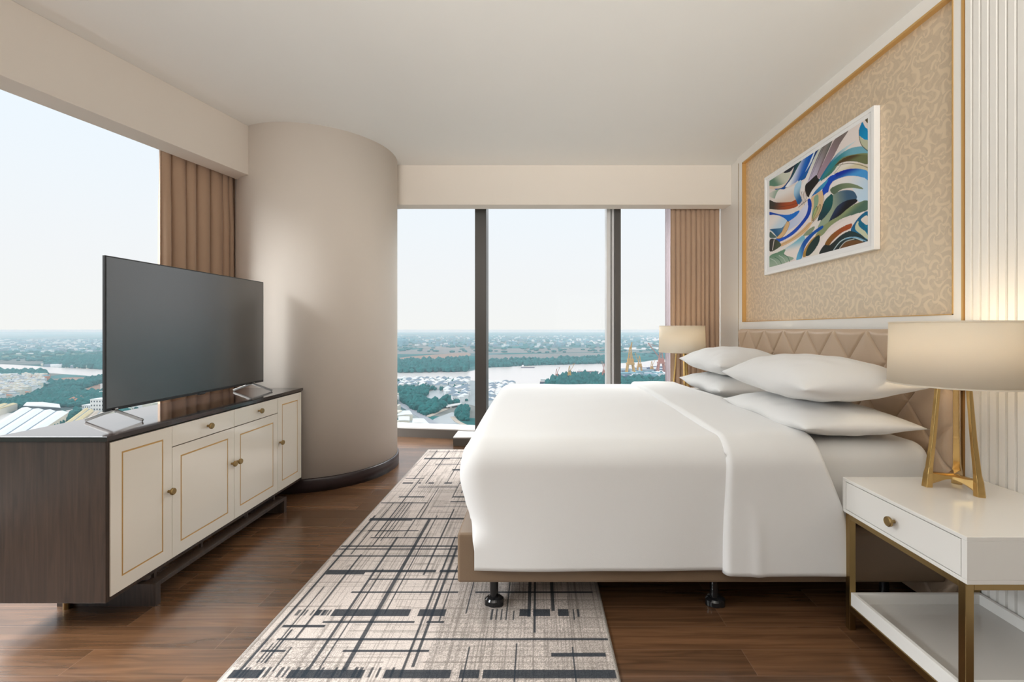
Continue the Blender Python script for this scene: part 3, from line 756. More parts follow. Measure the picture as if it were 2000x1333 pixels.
def line(pp, wd, c, closed=False):
    n = len(pp); c = np.array(srgb(c))
    for i in range(n if closed else n-1):
        (x1,y1),(x2,y2) = pp[i], pp[(i+1)%n]; i0, i1 = int(max(0,min(x1,x2)-3)), int(min(NU+1,max(x1,x2)+4)); j0, j1 = int(max(0,min(y1,y2)-3)), int(min(NV+1,max(y1,y2)+4))
        if i1 <= i0 or j1 <= j0: continue
        X = gu[i0:i1,j0:j1]; Y = gv[i0:i1,j0:j1]; dx, dy = x2-x1, y2-y1; L2 = dx*dx+dy*dy+1e-9
        t = np.clip(((X-x1)*dx+(Y-y1)*dy)/L2, 0, 1); d = np.hypot(X-x1-t*dx, Y-y1-t*dy)
        k_ = np.clip(wd/2+.5-d, 0, 1)[...,None]; img[i0:i1,j0:j1] = img[i0:i1,j0:j1]*(1-k_)+c*k_
def curve(pts, wd, c): line(catmull([T(p) for p in pts], 8, False), wd, c)
W_ = (232,228,226)
shape([(150,605),(245,548),(295,555),(268,615),(215,640),(150,640)], (205,208,192), (95,135,115), ((230,560),(200,640)))
shape([(150,640),(215,645),(270,615),(300,560),(320,520),(290,620),(235,665),(150,660)], (225,205,185))
shape([(250,545),(370,470),(330,500),(290,545)], (40,48,60))
shape([(185,662),(240,652),(285,600),(310,545),(325,500),(345,485),(330,560),(295,625),(240,672)], (20,60,80), (15,80,160), ((320,500),(220,670)))
shape([(345,488),(372,468),(330,560),(285,640),(262,650),(310,570)], (40,85,85))
shape([(372,470),(430,432),(400,520),(350,605),(262,652),(310,580)], (235,240,245), (10,100,190), ((310,530),(375,570)))
shape([(425,436),(458,412),(420,520),(375,590),(350,605),(395,520)], (5,85,180))
shape([(456,414),(470,405),(425,530),(385,580),(420,500)], (215,230,240))
shape([(468,406),(492,390),(455,470),(410,580),(350,610),(400,545),(440,480)], (10,90,165), (5,50,110), ((400,560),(480,400)))
shape([(492,390),(515,377),(470,480),(425,600),(400,650),(380,700),(368,650),(405,580),(450,470)], W_, (200,205,195), ((400,600),(490,400)))
shape([(515,377),(585,330),(545,430),(480,572),(408,640),(425,590),(470,470)], (128,122,118), (190,180,205), ((545,380),(430,610)))
shape([(560,345),(585,330),(545,430),(490,560),(478,572)], (110,112,105), (150,130,140), ((570,350),(500,540)))
curve([(583,332),(540,430),(480,572)], 1.2, (45,40,45)); curve([(530,366),(485,470),(440,580)], 1.0, (60,55,65)); curve([(590,328),(560,400),(500,540)], 1.6, (215,205,205)); curve([(515,377),(470,480),(425,600)], 1.2, (60,70,80))
shape([(605,318),(695,260),(640,350),(600,430),(560,500),(500,590),(485,572),(540,450)], (120,108,104), (160,135,150), ((660,290),(520,560)))
shape([(400,640),(430,610),(475,570),(485,590),(497,608),(455,665),(425,722),(402,690)], (28,26,26))
shape([(492,612),(520,560),(580,470),(640,405),(745,338),(690,385),(620,460),(560,540),(505,605)], (190,215,220), (20,115,150), ((700,350),(570,520)))
shape([(505,610),(570,500),(640,430),(720,385),(826,380),(827,432),(740,436),(640,480),(570,560)], (110,170,190), (45,130,140), ((730,380),(620,470)))
shape([(520,600),(590,520),(650,455),(740,430),(827,425),(828,452),(740,445),(650,480),(580,560)], (120,130,90), (60,120,110), ((700,440),(560,560)))
shape([(600,510),(650,465),(720,438),(828,440),(829,500),(750,482),(680,480),(630,495)], (80,62,35), (105,112,75), ((720,445),(720,482)))
shape([(592,570),(615,515),(660,490),(740,486),(829,515),(829,550),(760,530),(680,533),(620,555)], (228,222,212), (210,200,170), ((720,488),(720,520)))
curve([(625,505),(700,492),(780,505),(829,525)], 1.1, (95,85,65)); curve([(592,570),(640,510),(660,490)], .9, (95,85,70))
shape([(425,725),(455,665),(520,615),(592,565),(610,570),(530,625),(470,690),(440,730)], W_)
shape([(595,570),(680,535),(760,530),(829,550),(829,612),(770,585),(690,580),(620,600),(585,615)], (8,45,160), (70,150,215), ((700,535),(700,592)))
shape([(585,572),(612,575),(590,615),(570,645),(552,705),(520,715),(522,650),(550,600)], (5,70,185))
shape([(438,728),(470,680),(525,625),(560,600),(528,655),(490,690),(450,715)], (25,100,170), (60,150,190), ((450,720),(540,620)))
shape([(575,660),(600,612),(660,590),(750,585),(829,615),(829,760),(760,750),(720,660),(640,640)], W_, (190,215,235), ((650,610),(800,740)))
shape([(572,672),(620,640),(690,628),(760,645),(800,672),(720,662),(650,672),(600,705)], (90,108,88), (120,135,105), ((600,690),(700,640)))
shape([(560,735),(600,705),(650,680),(720,680),(752,710),(750,745),(690,780),(620,850),(560,905),(490,935),(520,860)], (60,92,120), (150,165,140), ((700,690),(560,800)))
shape([(560,905),(585,850),(620,790),(680,750),(750,740),(755,760),(700,800),(640,850),(590,880)], (38,55,88), (25,22,26), ((620,770),(660,830)))
shape([(470,1000),(505,940),(570,890),(640,850),(700,800),(770,762),(830,752),(831,812),(760,838),(660,870),(580,920),(520,985)], (140,152,110), (80,110,95), ((720,770),(740,835)))
shape([(488,885),(512,800),(545,730),(575,700),(592,720),(585,790),(550,845),(510,885)], (20,85,85), (30,60,70), ((560,740),(530,870)))
shape([(528,715),(556,690),(578,700),(540,740),(512,800),(490,870),(470,900),(500,830),(520,770)], W_)
shape([(440,735),(470,705),(518,680),(525,760),(500,840),(455,890),(442,880),(450,815)], (214,184,145))
shape([(462,725),(488,705),(492,760),(472,810),(455,870),(448,840),(462,780)], (135,165,140)); 
shape([(455,850),(470,800),(485,790),(478,840),(458,882)], (170,180,120), outline=1.2); shape([(480,820),(500,775),(510,790),(490,840),(452,885),(462,860)], (190,175,130), outline=1.0)
curve([(520,680),(530,760),(500,840),(450,900)], 1.2, (60,40,35))
shape([(152,690),(218,663),(240,680),(200,728),(152,712)], (205,205,195), (125,160,140), ((160,680),(210,715)))
shape([(215,670),(260,665),(330,640),(325,700),(345,735),(290,755),(220,755),(190,735)], W_, (215,195,180), ((270,670),(270,750)))
shape([(152,740),(200,755),(300,752),(343,735),(350,780),(290,802),(220,806),(154,800)], (60,55,50), (165,75,35), ((175,770),(290,775)))
curve([(165,785),(230,785),(300,775),(345,762)], 1.0, (90,50,30)); shape([(154,800),(220,806),(300,802),(400,770),(350,812),(290,828),(220,825),(154,815)], (228,215,205))
shape([(322,700),(330,640),(368,602),(372,640),(362,690),(378,745),(352,770),(335,735)], (165,205,230), (30,95,150), ((335,660),(360,740)))
for x_ in (372, 384, 394, 404): curve([(x_,682),(x_+6,710),(x_-2,748),(x_-10,775)], 1.4, (95,75,60))
curve([(355,790),(385,765),(425,735)], 1.4, (70,60,60)); 
shape([(155,820),(220,836),(290,840),(360,812),(345,845),(300,880),(272,890),(230,855),(155,840)], (10,65,165), (20,110,205), ((180,825),(280,880)))
shape([(300,885),(345,845),(370,810),(420,755),(418,830),(375,890),(320,930),(272,952),(290,915)], (210,212,232), (190,200,225), ((400,780),(300,930)))
shape([(418,740),(436,735),(446,775),(435,840),(395,900),(330,970),(255,1015),(205,1032),(202,1006),(262,990),(335,935),(398,860),(420,800)], (5,60,170), (10,80,190), ((440,760),(240,1010)))
shape([(230,1042),(300,1005),(380,945),(430,895),(448,905),(400,965),(320,1020),(240,1058)], (216,178,132)); curve([(235,1048),(310,1010),(390,950),(438,900)], .8, (150,105,70))
shape([(448,905),(470,900),(510,880),(470,935),(390,1000),(300,1060),(165,1120),(160,1098),(250,1062),(340,1010),(410,960)], (228,222,216))
shape([(155,848),(215,845),(268,872),(276,900),(240,930),(156,935)], (232,224,220), (190,210,225), ((200,850),(220,930)))
shape([(160,940),(240,930),(262,905),(240,960),(212,992),(180,960)], (75,120,155), (35,90,130), ((240,920),(205,985)))
shape([(262,915),(280,885),(294,905),(272,960),(238,1000),(205,1000),(240,960)], (214,176,125), outline=1.0)
curve([(158,945),(180,960),(206,998),(160,998)], 1.6, (190,205,205)); shape([(160,955),(185,975),(205,996),(160,996)], (75,95,90))
shape([(160,1012),(200,1008),(235,1038),(228,1062),(162,1092)], (50,45,42), (70,80,55), ((170,1030),(230,1050))); curve([(190,1012),(185,1040),(180,1080)], 3, (225,215,205))
shape([(250,1085),(330,1030),(385,985),(400,990),(395,1040),(340,1140),(290,1140),(258,1115)], (120,185,205), (232,222,216), ((330,1020),(330,1090)))
shape([(345,1150),(360,1090),(395,1020),(450,965),(515,920),(525,935),(460,985),(405,1060),(380,1142)], (90,165,205), (5,80,165), ((350,1100),(400,1060)))
shape([(390,985),(430,940),(470,925),(440,975)], (135,150,120)); shape([(390,1128),(400,1080),(450,1010),(500,975),(505,985),(450,1030),(415,1090),(410,1128)], (170,130,60))
shape([(408,1118),(425,1060),(470,1000),(502,985),(500,1030),(465,1090),(430,1122)], (25,50,48)); shape([(430,1128),(480,1080),(505,1020),(540,1000),(520,1060),(500,1112)], (228,222,212))
shape([(160,1125),(215,1098),(268,1078),(262,1115),(325,1145),(160,1198)], (95,135,108), (150,170,150), ((200,1100),(200,1180)))
for q in range(4): curve([(165+q*30,1140-q*10),(195+q*30,1155-q*8),(215+q*28,1180-q*6)], 2.0, (70,110,90) if q%2 else (185,195,185))
shape([(490,1080),(530,1000),(600,930),(700,870),(815,826),(780,870),(720,925),(640,950),(560,1010),(510,1112)], (232,222,218))
shape([(538,1048),(575,990),(640,940),(718,905),(716,938),(660,965),(600,1015),(560,1062)], (130,85,25), (160,75,35), ((560,1030),(700,920)))
shape([(503,1113),(535,1052),(575,1050),(650,985),(720,955),(780,975),(832,1030),(700,1065),(600,1090)], (35,55,58), (28,36,34), ((700,960),(560,1090)))
shape([(640,1078),(680,1030),(760,1020),(800,1035),(740,1052)], (110,75,40)); curve([(600,1085),(650,1025),(720,1000),(800,1025)], 2.2, (190,210,215)); curve([(640,1075),(680,1030),(740,1012)], 1.6, (200,205,200)); curve([(680,1010),(750,1000),(825,1030)], 2.2, (110,165,200))
shape([(716,950),(750,890),(790,845),(832,826),(833,905),(832,1015),(790,985),(745,965)], (25,95,140), (20,125,160), ((740,900),(820,980)))
shape([(745,940),(765,890),(790,930),(832,985),(833,1015),(785,980)], (200,205,175)); shape([(770,920),(775,885),(815,850),(832,845),(832,900),(800,890),(815,930),(832,945),(832,965),(800,950)], (20,105,140))
shape([(785,880),(815,855),(832,860),(832,915),(805,905)], (225,215,205))
shape([(768,262),(780,225),(792,208),(812,245),(828,262),(828,335),(800,325),(770,300)], (0,125,180), (0,145,200), ((780,230),(820,320)))
shape([(770,305),(800,328),(828,338),(828,402),(795,380),(774,345)], (185,188,160)); curve([(768,262),(770,310),(785,365),(828,408)], 1.3, (60,50,40)); shape([(808,190),(828,178),(828,215)], (85,75,45))
AY0, AY1, AZ0, AZ1 = 3.470, 2.436, 1.670, 2.330
vx = np.full(gu.shape, PX+.0074); vy = AY0+(AY1-AY0)*gu/NU; vz = AZ0+(AZ1-AZ0)*gv/NV
def colour_grid(name, vx, vy, vz, im, mat, parent=None, flip=False):
    nu, nv = vx.shape; idx = np.arange(nu*nv).reshape(nu, nv)
    q = np.stack([idx[:-1,:-1], idx[1:,:-1], idx[1:,1:], idx[:-1,1:]], -1).reshape(-1,4)
    if flip: q = q[:, ::-1]
    me = bpy.data.meshes.new(name); nf = len(q)
    me.vertices.add(nu*nv); me.vertices.foreach_set('co', np.stack([vx,vy,vz],-1).ravel().astype(np.float32))
    me.loops.add(nf*4); me.loops.foreach_set('vertex_index', q.ravel().astype(np.int32))
    me.polygons.add(nf); me.polygons.foreach_set('loop_start', (np.arange(nf)*4).astype(np.int32))
    me.update(calc_edges=True); me.validate()
    at = me.color_attributes.new('dye', 'FLOAT_COLOR', 'POINT')
    at.data.foreach_set('color', np.concatenate([im, np.ones(im.shape[:2]+(1,))], -1).ravel().astype(np.float32))
    me.materials.append(mat); o = bpy.data.objects.new(name, me); COL.objects.link(o)
    if parent: o.parent = parent; o.matrix_parent_inverse = parent.matrix_basis.inverted()
    return o
tagp(colour_grid('artwork', vx, vy, vz, img, M['art'], pic, flip=True), 'swirling abstract print')

# ================================================================== RUG
RX0, RX1, RY0, RY1 = -1.087, .283, .95, 4.50
nx_, ny_ = 460, 900
rx = RX0+(RX1-RX0)*np.linspace(0,1,nx_+1); ry = RY0+(RY1-RY0)*np.linspace(0,1,ny_+1)
X, Y = np.meshgrid(rx, ry, indexing='ij'); rg = np.random.default_rng(5)
im = np.zeros(X.shape+(3,)); im[:] = (.60,.525,.48)
ink = np.array((.022,.030,.040)); grey = np.array((.235,.205,.180)); pale = np.array((.60,.535,.49))
def rect(x0, x1, y0, y1, c, a=1.0):
    i0, i1 = np.searchsorted(rx, [x0, x1]); j0, j1 = np.searchsorted(ry, [y0, y1]); i1 = max(i1, i0+1); j1 = max(j1, j0+1)
    im[i0:i1, j0:j1] = im[i0:i1, j0:j1]*(1-a)+np.array(c)*a
# soft tone blocks
for _ in range(70):
    x0 = rg.uniform(RX0, RX1); y0 = rg.uniform(RY0, RY1); rect(x0, x0+rg.uniform(.06,.3), y0, y0+rg.uniform(.05,.35), grey if rg.random()<.45 else pale, rg.uniform(.10,.35))
# fine grey hatch, lengthways and crossways, in broken runs
for _ in range(1200):
    x0 = rg.uniform(RX0, RX1); y0 = rg.uniform(RY0-.2, RY1); rect(x0, x0+rg.uniform(.003,.006), y0, y0+rg.uniform(.08,.5), grey*.85, rg.uniform(.2,.6))
for _ in range(560):
    x0 = rg.uniform(RX0-.1, RX1); y0 = rg.uniform(RY0, RY1); rect(x0, x0+rg.uniform(.06,.4), y0, y0+rg.uniform(.004,.007), grey, rg.uniform(.2,.6))
# speckled weave zones
zx = rg.random(X.shape)
for (x0,x1,y0,y1,d) in ((-.40,.283,.95,2.0,.42),(-1.087,-.75,1.6,1.75,.5),(-.9,-.5,3.3,3.55,.3),(-1.0,-.6,1.45,1.62,.35),(-.35,.0,2.0,2.12,.3)):
    mk = (X>x0)&(X<x1)&(Y>y0)&(Y<y1)&(zx<d); im[mk] = im[mk]*.45+grey*.45
# fine grid lines on the right part under the bed foot
for xx in np.arange(-.38,.283,.052): rect(xx, xx+.004, .95, 2.9, grey, .6)
for yy in np.arange(1.0,2.9,.062): rect(-.42, .283, yy, yy+.005, grey, .5)
# dark cross bands (y, half thickness, runs)
for y_, h_, runs in ((1.566,.020,[(-1.06,-.95),(-.86,-.60),(-.53,-.30),(-.27,-.2),(-.19,.27)]),(1.21,.02,[(-1.0,-.5),(-.4,.1)]),
    (1.905,.024,[(-.86,-.535),(-.50,-.385),(-.075,-.03),(-.018,.052),(.085,.13)]),(1.742,.006,[(-1.0,.275)]),(1.68,.006,[(-1.02,-.93),(-.72,-.40)]),(1.66,.010,[(.05,.25)]),
    (1.845,.005,[(-.87,-.5),(-.45,-.38)]),(1.82,.007,[(-1.02,-.85)]),(2.055,.006,[(-.84,-.36),(-.28,.25)]),(2.225,.022,[(-1.03,-.84)]),(2.235,.012,[(-.84,-.5),(-.48,.25)]),
    (2.16,.006,[(-.8,-.3)]),(2.38,.006,[(-1.08,-.3),(-.2,.2)]),(2.455,.006,[(-1.087,-.1)]),(2.49,.007,[(-1.087,-.2)]),(2.59,.006,[(-.95,.0)]),(2.84,.020,[(-1.05,-.78)]),(2.85,.012,[(-.78,.1)]),
    (2.68,.006,[(-1.0,-.7)]),(3.11,.008,[(-1.07,-.75)]),(3.13,.008,[(-.6,-.2)]),(3.05,.005,[(-.7,-.2)]),(3.22,.01,[(-.98,-.8),(-.6,-.3)]),(3.51,.014,[(-1.04,-.96),(-.92,-.90),(-.84,-.8),(-.72,-.66),(-.6,-.58),(-.5,-.44)]),
    (3.84,.020,[(-.72,-.40),(-.3,.1)]),(4.17,.020,[(-1.04,-.80)]),(4.185,.012,[(-.8,.1)]),(3.42,.008,[(-.9,-.6)]),(3.62,.008,[(-1.05,-.9)]),(4.40,.008,[(-1.05,-.2)]),(4.0,.008,[(-.9,-.5)])):
    for a_, b_ in runs: rect(a_, b_, y_-h_, y_+h_, ink, .94)
# dark lengthways lines
for x_, h_, runs in ((-1.035,.005,[(1.55,2.9)]),(-.985,.003,[(1.62,2.1),(2.4,3.1)]),(-.93,.0045,[(1.75,2.4),(2.6,3.6)]),(-.905,.003,[(2.5,3.12)]),(-.88,.003,[(2.55,3.12)]),(-.86,.003,[(2.6,3.12)]),
    (-.80,.006,[(1.55,2.6)]),(-.765,.003,[(1.6,2.25),(2.6,3.1)]),(-.74,.003,[(2.84,3.4)]),(-.675,.008,[(1.58,2.85)]),(-.64,.003,[(1.9,2.9)]),(-.60,.003,[(3.2,4.4)]),(-.55,.005,[(2.2,3.0),(3.3,3.6)]),
    (-.47,.0035,[(1.55,2.6)]),(-.44,.006,[(1.6,2.5)]),(-.40,.003,[(1.85,2.3),(2.6,4.4)]),(-.30,.003,[(1.9,2.6)]),(-.255,.003,[(1.2,1.7)]),(-.13,.0035,[(1.86,2.6)]),(-.035,.007,[(1.88,2.8)]),(-.012,.0035,[(1.78,2.8)]),
    (.065,.007,[(1.92,2.6)]),(.13,.003,[(1.3,1.70)]),(-.08,.003,[(1.45,1.72)]),(-.10,.003,[(1.86,1.92)]),(-.19,.004,[(1.86,1.93)]),(-.17,.003,[(1.86,1.93)]),(-.15,.003,[(1.86,1.93)]),(.15,.003,[(1.86,1.93)]),(.17,.005,[(1.88,1.93)]),
    (-.97,.004,[(1.62,1.8)]),(-1.0,.003,[(1.62,1.72)]),(-.92,.003,[(1.58,1.70)]),(-.86,.0045,[(3.5,4.45)]),(-.98,.004,[(3.6,4.45)]),(-.70,.003,[(3.5,4.4)]),(-.52,.006,[(3.55,4.45)])):
    for a_, b_ in runs: rect(x_-h_, x_+h_, a_, b_, ink, .9)
for k in range(26):
    x_ = -1.05+k*.0215+rg.uniform(-.006,.006); rect(x_, x_+.010, 1.552, 1.60, ink, .85 if k%3 else .3)
for k in range(16):
    x_ = rg.uniform(-1.03,-.87); rect(x_, x_+.008, 1.885, 1.925, ink, .8)
edge = (X<RX0+.012)|(X>RX1-.012)|(Y<RY0+.012)|(Y>RY1-.012); im[edge] = (.36,.33,.30)
Z = np.full(X.shape, .011); bd = np.minimum(np.minimum(X-RX0, RX1-X), np.minimum(Y-RY0, RY1-Y)); Z = np.where(bd < .008, .0015+.0095*np.clip(bd/.008,0,1)**.5, Z)
rug = colour_grid('area_rug', X, Y, Z, im, M['rug'])
tagp(rug, 'light grey rug woven with dark navy crossing lines, lying under the foot of the bed', 'rug')

# ================================================================== THE CITY FAR BELOW (the room is some 120 m above the river plain)
ZG = -120.0; F_ = 889.0
def G(px, py, z=ZG):
    """ground position seen under a measured bearing and depression"""
    d = (1.2-z)*F_/(py-643.0); return ((px-1050)/F_*d, d)
C_ = {}
def fm(key, name, c, rough=.9, var=.25, sc=.02, **k): C_[key] = pm(name, c, rough, var=var, vscale=sc, **k); return C_[key]
fm('tree','tree_foliage',(.004,.115,.105), var=.65, sc=.06); fm('tree2','shrub_foliage',(.05,.16,.05), var=.5, sc=.08)
fm('soil','bare_soil',(.30,.17,.11), sc=.03); fm('field','dry_field',(.20,.17,.15), sc=.01); fm('fieldg','green_field',(.08,.14,.08), sc=.02); fm('sand','sandy_bank',(.52,.42,.33), sc=.05)
fm('white','white_render',(.80,.79,.78), var=.05); fm('wroof','white_roof_sheet',(.74,.74,.72), var=.06, sc=.1); fm('groof','grey_roof',(.22,.27,.32), var=.2); fm('bluish','blue_roof',(.20,.36,.42), var=.2)
fm('vroof','pale_slate_roof',(.78,.73,.70), var=.15); fm('lots','town_ground',(.36,.38,.37), var=.2); fm('cream','cream_render',(.72,.66,.55), var=.1); fm('yroof','ochre_roof_sheet',(.62,.50,.28), var=.1, sc=.1); fm('oroof','orange_tile_roof',(.48,.20,.11), var=.15); fm('road','asphalt_road',(.34,.34,.36), var=.1); fm('pale','pale_paving',(.66,.62,.58), var=.08)
fm('crane','yellow_crane_paint',(.62,.34,.08), var=.05); fm('craner','red_crane_paint',(.50,.20,.14), var=.05); fm('hull','ship_hull_blue',(.07,.09,.16), var=.1); fm('deck','ship_deck',(.35,.22,.18), var=.1); fm('hill','hazy_hill',(.10,.16,.16), sc=.001); fm('dark','dark_window_bands',(.06,.07,.08), var=.1)
# plain: patchwork of fields, groves and settlement
m, n, l, b = newmat('river_plain_ground'); C_['plain'] = m
t = n.new('ShaderNodeTexCoord'); mp = n.new('ShaderNodeMapping'); mp.inputs['Scale'].default_value = (.0035,.0022,.003); mp.inputs['Rotation'].default_value = (0,0,.15); l.new(t.outputs['Object'], mp.inputs[0])
vo = n.new('ShaderNodeTexVoronoi'); vo.distance = 'CHEBYCHEV'; vo.inputs['Scale'].default_value = 1; l.new(mp.outputs[0], vo.inputs['Vector'])
sp = n.new('ShaderNodeSeparateColor'); l.new(vo.outputs['Color'], sp.inputs[0])
rp = n.new('ShaderNodeValToRGB'); cr = rp.color_ramp; cr.elements[0].color = (.02,.12,.11,1); cr.elements[1].color = (.26,.21,.18,1); cr.elements[1].position = 1
for p_, c_ in ((.3,(.04,.14,.13,1)),(.55,(.10,.17,.17,1)),(.8,(.20,.19,.17,1))): e = cr.elements.new(p_); e.color = c_
l.new(sp.outputs[0], rp.inputs[0])
ns = n.new('ShaderNodeTexNoise'); ns.inputs['Scale'].default_value = .012; ns.inputs['Detail'].default_value = 6; l.new(t.outputs['Object'], ns.inputs['Vector'])
mr = n.new('ShaderNodeMapRange'); mr.inputs[1].default_value = .3; mr.inputs[2].default_value = .7; mr.inputs[3].default_value = .55; mr.inputs[4].default_value = 1.5; l.new(ns.outputs[0], mr.inputs[0])
mx = n.new('ShaderNodeMix'); mx.data_type = 'RGBA'; mx.blend_type = 'MULTIPLY'; mx.inputs[0].default_value = 1; l.new(rp.outputs[0], mx.inputs[6]); l.new(mr.outputs[0], mx.inputs[7]); l.new(mx.outputs[2], b.inputs['Base Color'])
b.inputs['Roughness'].default_value = 1; b.inputs['Specular IOR Level'].default_value = 0
m, n, l, b = newmat('river_water'); C_['water'] = m
b.inputs['Base Color'].default_value = (.74,.65,.60,1); b.inputs['Roughness'].default_value = .25
t = n.new('ShaderNodeTexCoord'); ns = n.new('ShaderNodeTexNoise'); ns.inputs['Scale'].default_value = .05; l.new(t.outputs['Object'], ns.inputs[0]); bp = n.new('ShaderNodeBump'); bp.inputs['Strength'].default_value = .3; l.new(ns.outputs[0], bp.inputs['Height']); l.new(bp.outputs[0], b.inputs['Normal'])

m = C_['water'].copy(); m.name = 'pond_water'; C_['pondw'] = m; m.node_tree.nodes['Principled BSDF'].inputs['Base Color'].default_value = (.42,.43,.43,1)
MB().box(-22000, 22000, -3000, 16500, ZG-1, ZG).build('river_plain', C_['plain'], kind='structure')['label'] = 'plain'
del bpy.data.objects['river_plain']['label']
def patch(name, pts, mat, dz, smooth=True, kind='structure'):
    pp = [G(*p) for p in pts]
    if smooth: pp = catmull(pp, 5)
    return MB().prism(pp, ZG, ZG+dz).build(name, mat, kind=kind)
# the river, one continuous reach from left to right
patch('river', [(-420,705),(-100,708),(0,712),(60,715),(120,719),(205,722),(420,727),(776,728),(850,728),(913,726),(955,719),(1060,714),(1184,711),(1250,708),(1300,703),(1500,697),
                (1500,722),(1300,716),(1260,722),(1212,728),(1190,736),(1150,742),(1100,742),(1060,752),(1000,752),(955,748),(905,743),(776,741),(500,741),(300,739),(205,737),(150,733),(60,727),(0,724),(-420,722)], C_['water'], .3)
for pts in ([(1080,668),(1130,665),(1185,666),(1185,669),(1120,671)],[(1210,680),(1290,679),(1290,683),(1210,683)],[(1245,662),(1285,660),(1400,662),(1400,668),(1285,667)],[(-60,690),(60,690),(60,691.5),(-60,691.5)]):
    patch('distant_lagoon', pts, C_['water'], .2)
patch('pond', [(828,778),(838,767),(850,762),(864,765),(867,778),(858,787),(845,787),(834,786)], C_['pondw'], .3)
patch('canal', [(838,829),(850,818),(866,812),(884,806),(890,812),(885,822),(900,830),(912,836),(912,845),(840,845)], C_['pondw'], .3)
for nm, pts, mt_, dz in (('field',[(776,700),(850,693),(913,690),(913,697),(860,703),(776,707)],'soil',.15),('field',[(953,694),(1184,690),(1184,700),(1060,703),(953,704)],'field',.15),
    ('field',[(776,684),(1184,680),(1184,688),(953,690),(776,692)],'field',.1),('field',[(100,745),(130,738),(200,739),(207,748),(150,750),(112,752)],'soil',.15),
    ('field',[(150,768),(175,757),(207,747),(207,764),(185,772),(160,772)],'soil',.15),('field',[(0,692),(150,690),(205,694),(205,702),(60,701),(0,699)],'fieldg',.1),
    ('field',[(60,785),(100,775),(108,782),(80,788)],'soil',.15),('field',[(154,744),(172,741),(174,750),(156,752)],'yroof',.3),('field',[(0,730),(40,731),(90,735),(60,738),(0,736)],'sand',.15),
    ('shipyard_ground',[(1195,745),(1212,728),(1297,722),(1297,760),(1195,760)],'pale',.2),
    ('paved_ground',[(-60,850),(-60,812),(100,806),(150,800),(205,806),(205,835),(120,900),(-60,950)],'pale',.12),
    ('paved_ground',[(776,744),(913,743),(955,748),(1000,752),(1010,790),(955,800),(913,790),(872,790),(866,762),(776,762)],'lots',.12),('paved_ground',[(776,812),(810,808),(850,842),(776,850)],'lots',.12)):
    patch(nm, pts, C_[mt_], dz)
def road(name, pts, w_, mat='road', dz=.5):
    pp = catmull([G(*p) for p in pts], 6, False); L_, R_ = [], []
    for i, p in enumerate(pp):
        a = Vector(pp[max(i-1,0)]); c = Vector(pp[min(i+1,len(pp)-1)]); d = (c-a).normalized(); L_.append((p[0]-d.y*w_, p[1]+d.x*w_)); R_.append((p[0]+d.y*w_, p[1]-d.x*w_))
    return MB().prism(L_+R_[::-1], ZG, ZG+dz).build(name, C_[mat], kind='structure')
road('road', [(760,780),(800,800),(850,832),(870,850)], 6); road('road', [(130,850),(150,828),(190,795),(205,785)], 7); road('riverside_path', [(884,815),(893,824),(913,834)], 3, 'sand'); road('riverside_path', [(835,815),(862,803),(880,797)], 4, 'sand')
road('road', [(-40,776),(60,770),(160,752),(205,738)], 4, 'pale')

# hills on the left horizon
hm = MB(); rows = []
for i in range(81):
    x_ = -17500+i*260; k = math.sin(PI*min(1,max(0,(x_+17500)/12500))); h = (k**.8)*(48+16*math.sin(x_*.0011)+9*math.sin(x_*.0031+1))+2
    rows.append([(x_, 12600, ZG-1),(x_, 12900, ZG+h*.7),(x_, 13300, ZG+h),(x_, 14200, ZG-1)])
grid(hm, rows, flip=True); hm.build('distant_hills', C_['hill'], smooth=True, kind='structure')

# --- trees: groves too dense to count, as lumpy crowns
ico = bmesh.new(); bmesh.ops.create_icosphere(ico, subdivisions=1, radius=1); IV = [tuple(v.co) for v in ico.verts]; IF = [tuple(v.index for v in f.verts) for f in ico.faces]; ico.free()
rt = random.Random(11)
def rnd_in(poly, rr):
    xs_ = [p[0] for p in poly]; ys2 = [p[1] for p in poly]
    while True:
        # uniform on the ground, not in the view: weight by 1/(y-643)^3
        y_ = rr.uniform(min(ys2), max(ys2)); x_ = rr.uniform(min(xs_), max(xs_))
        k = ((min(ys2)-643)/(y_-643))**1.6
        if rr.random() > k: continue
        c = False
        for i in range(len(poly)):
            (a,b_),(c_,d_) = poly[i], poly[(i+1)%len(poly)]
            if (b_ > y_) != (d_ > y_) and x_ < (c_-a)*(y_-b_)/(d_-b_)+a: c = not c
        if c: return x_, y_
def grove(label, poly, count, rad, mat='tree', ht=1.0):
    mb = MB()
    for _ in range(count):
        x_, y_ = G(*rnd_in(poly, rt)); r = rad*rt.uniform(.6,1.35); a = rt.uniform(0,6); ca, sa = math.cos(a), math.sin(a); h = ht*rt.uniform(.8,1.3)
        s_ = (r*rt.uniform(.8,1.2), r*rt.uniform(.8,1.2), r*h)
        mb.add([(x_+(p[0]*ca-p[1]*sa)*s_[0]*rt.uniform(.85,1.15), y_+(p[0]*sa+p[1]*ca)*s_[1], ZG+s_[2]*.75+p[2]*s_[2]*rt.uniform(.85,1.1)) for p in IV], IF)
    o = mb.build('tree_grove', C_[mat], kind='stuff'); return tagp(o, label, 'trees')
grove('long belt of blue-green trees on the far river bank, seen left of the dark window post', [(776,709),(850,706),(913,703),(913,727),(776,729)], 900, 8, ht=1.0)
grove('low tree belt on the far river bank, seen in the middle window pane', [(953,706),(1060,704),(1184,698),(1184,711),(1060,714),(953,719)], 620, 7, ht=.9)
grove('green park trees around the pond below the window', [(776,764),(800,758),(838,760),(834,772),(824,780),(836,788),(868,788),(868,797),(848,808),(830,812),(800,798),(776,778)], 520, 4.6)
grove('green trees on the canal bank beside the dark window post', [(893,806),(913,798),(913,826),(900,822),(892,815)], 90, 4.2)
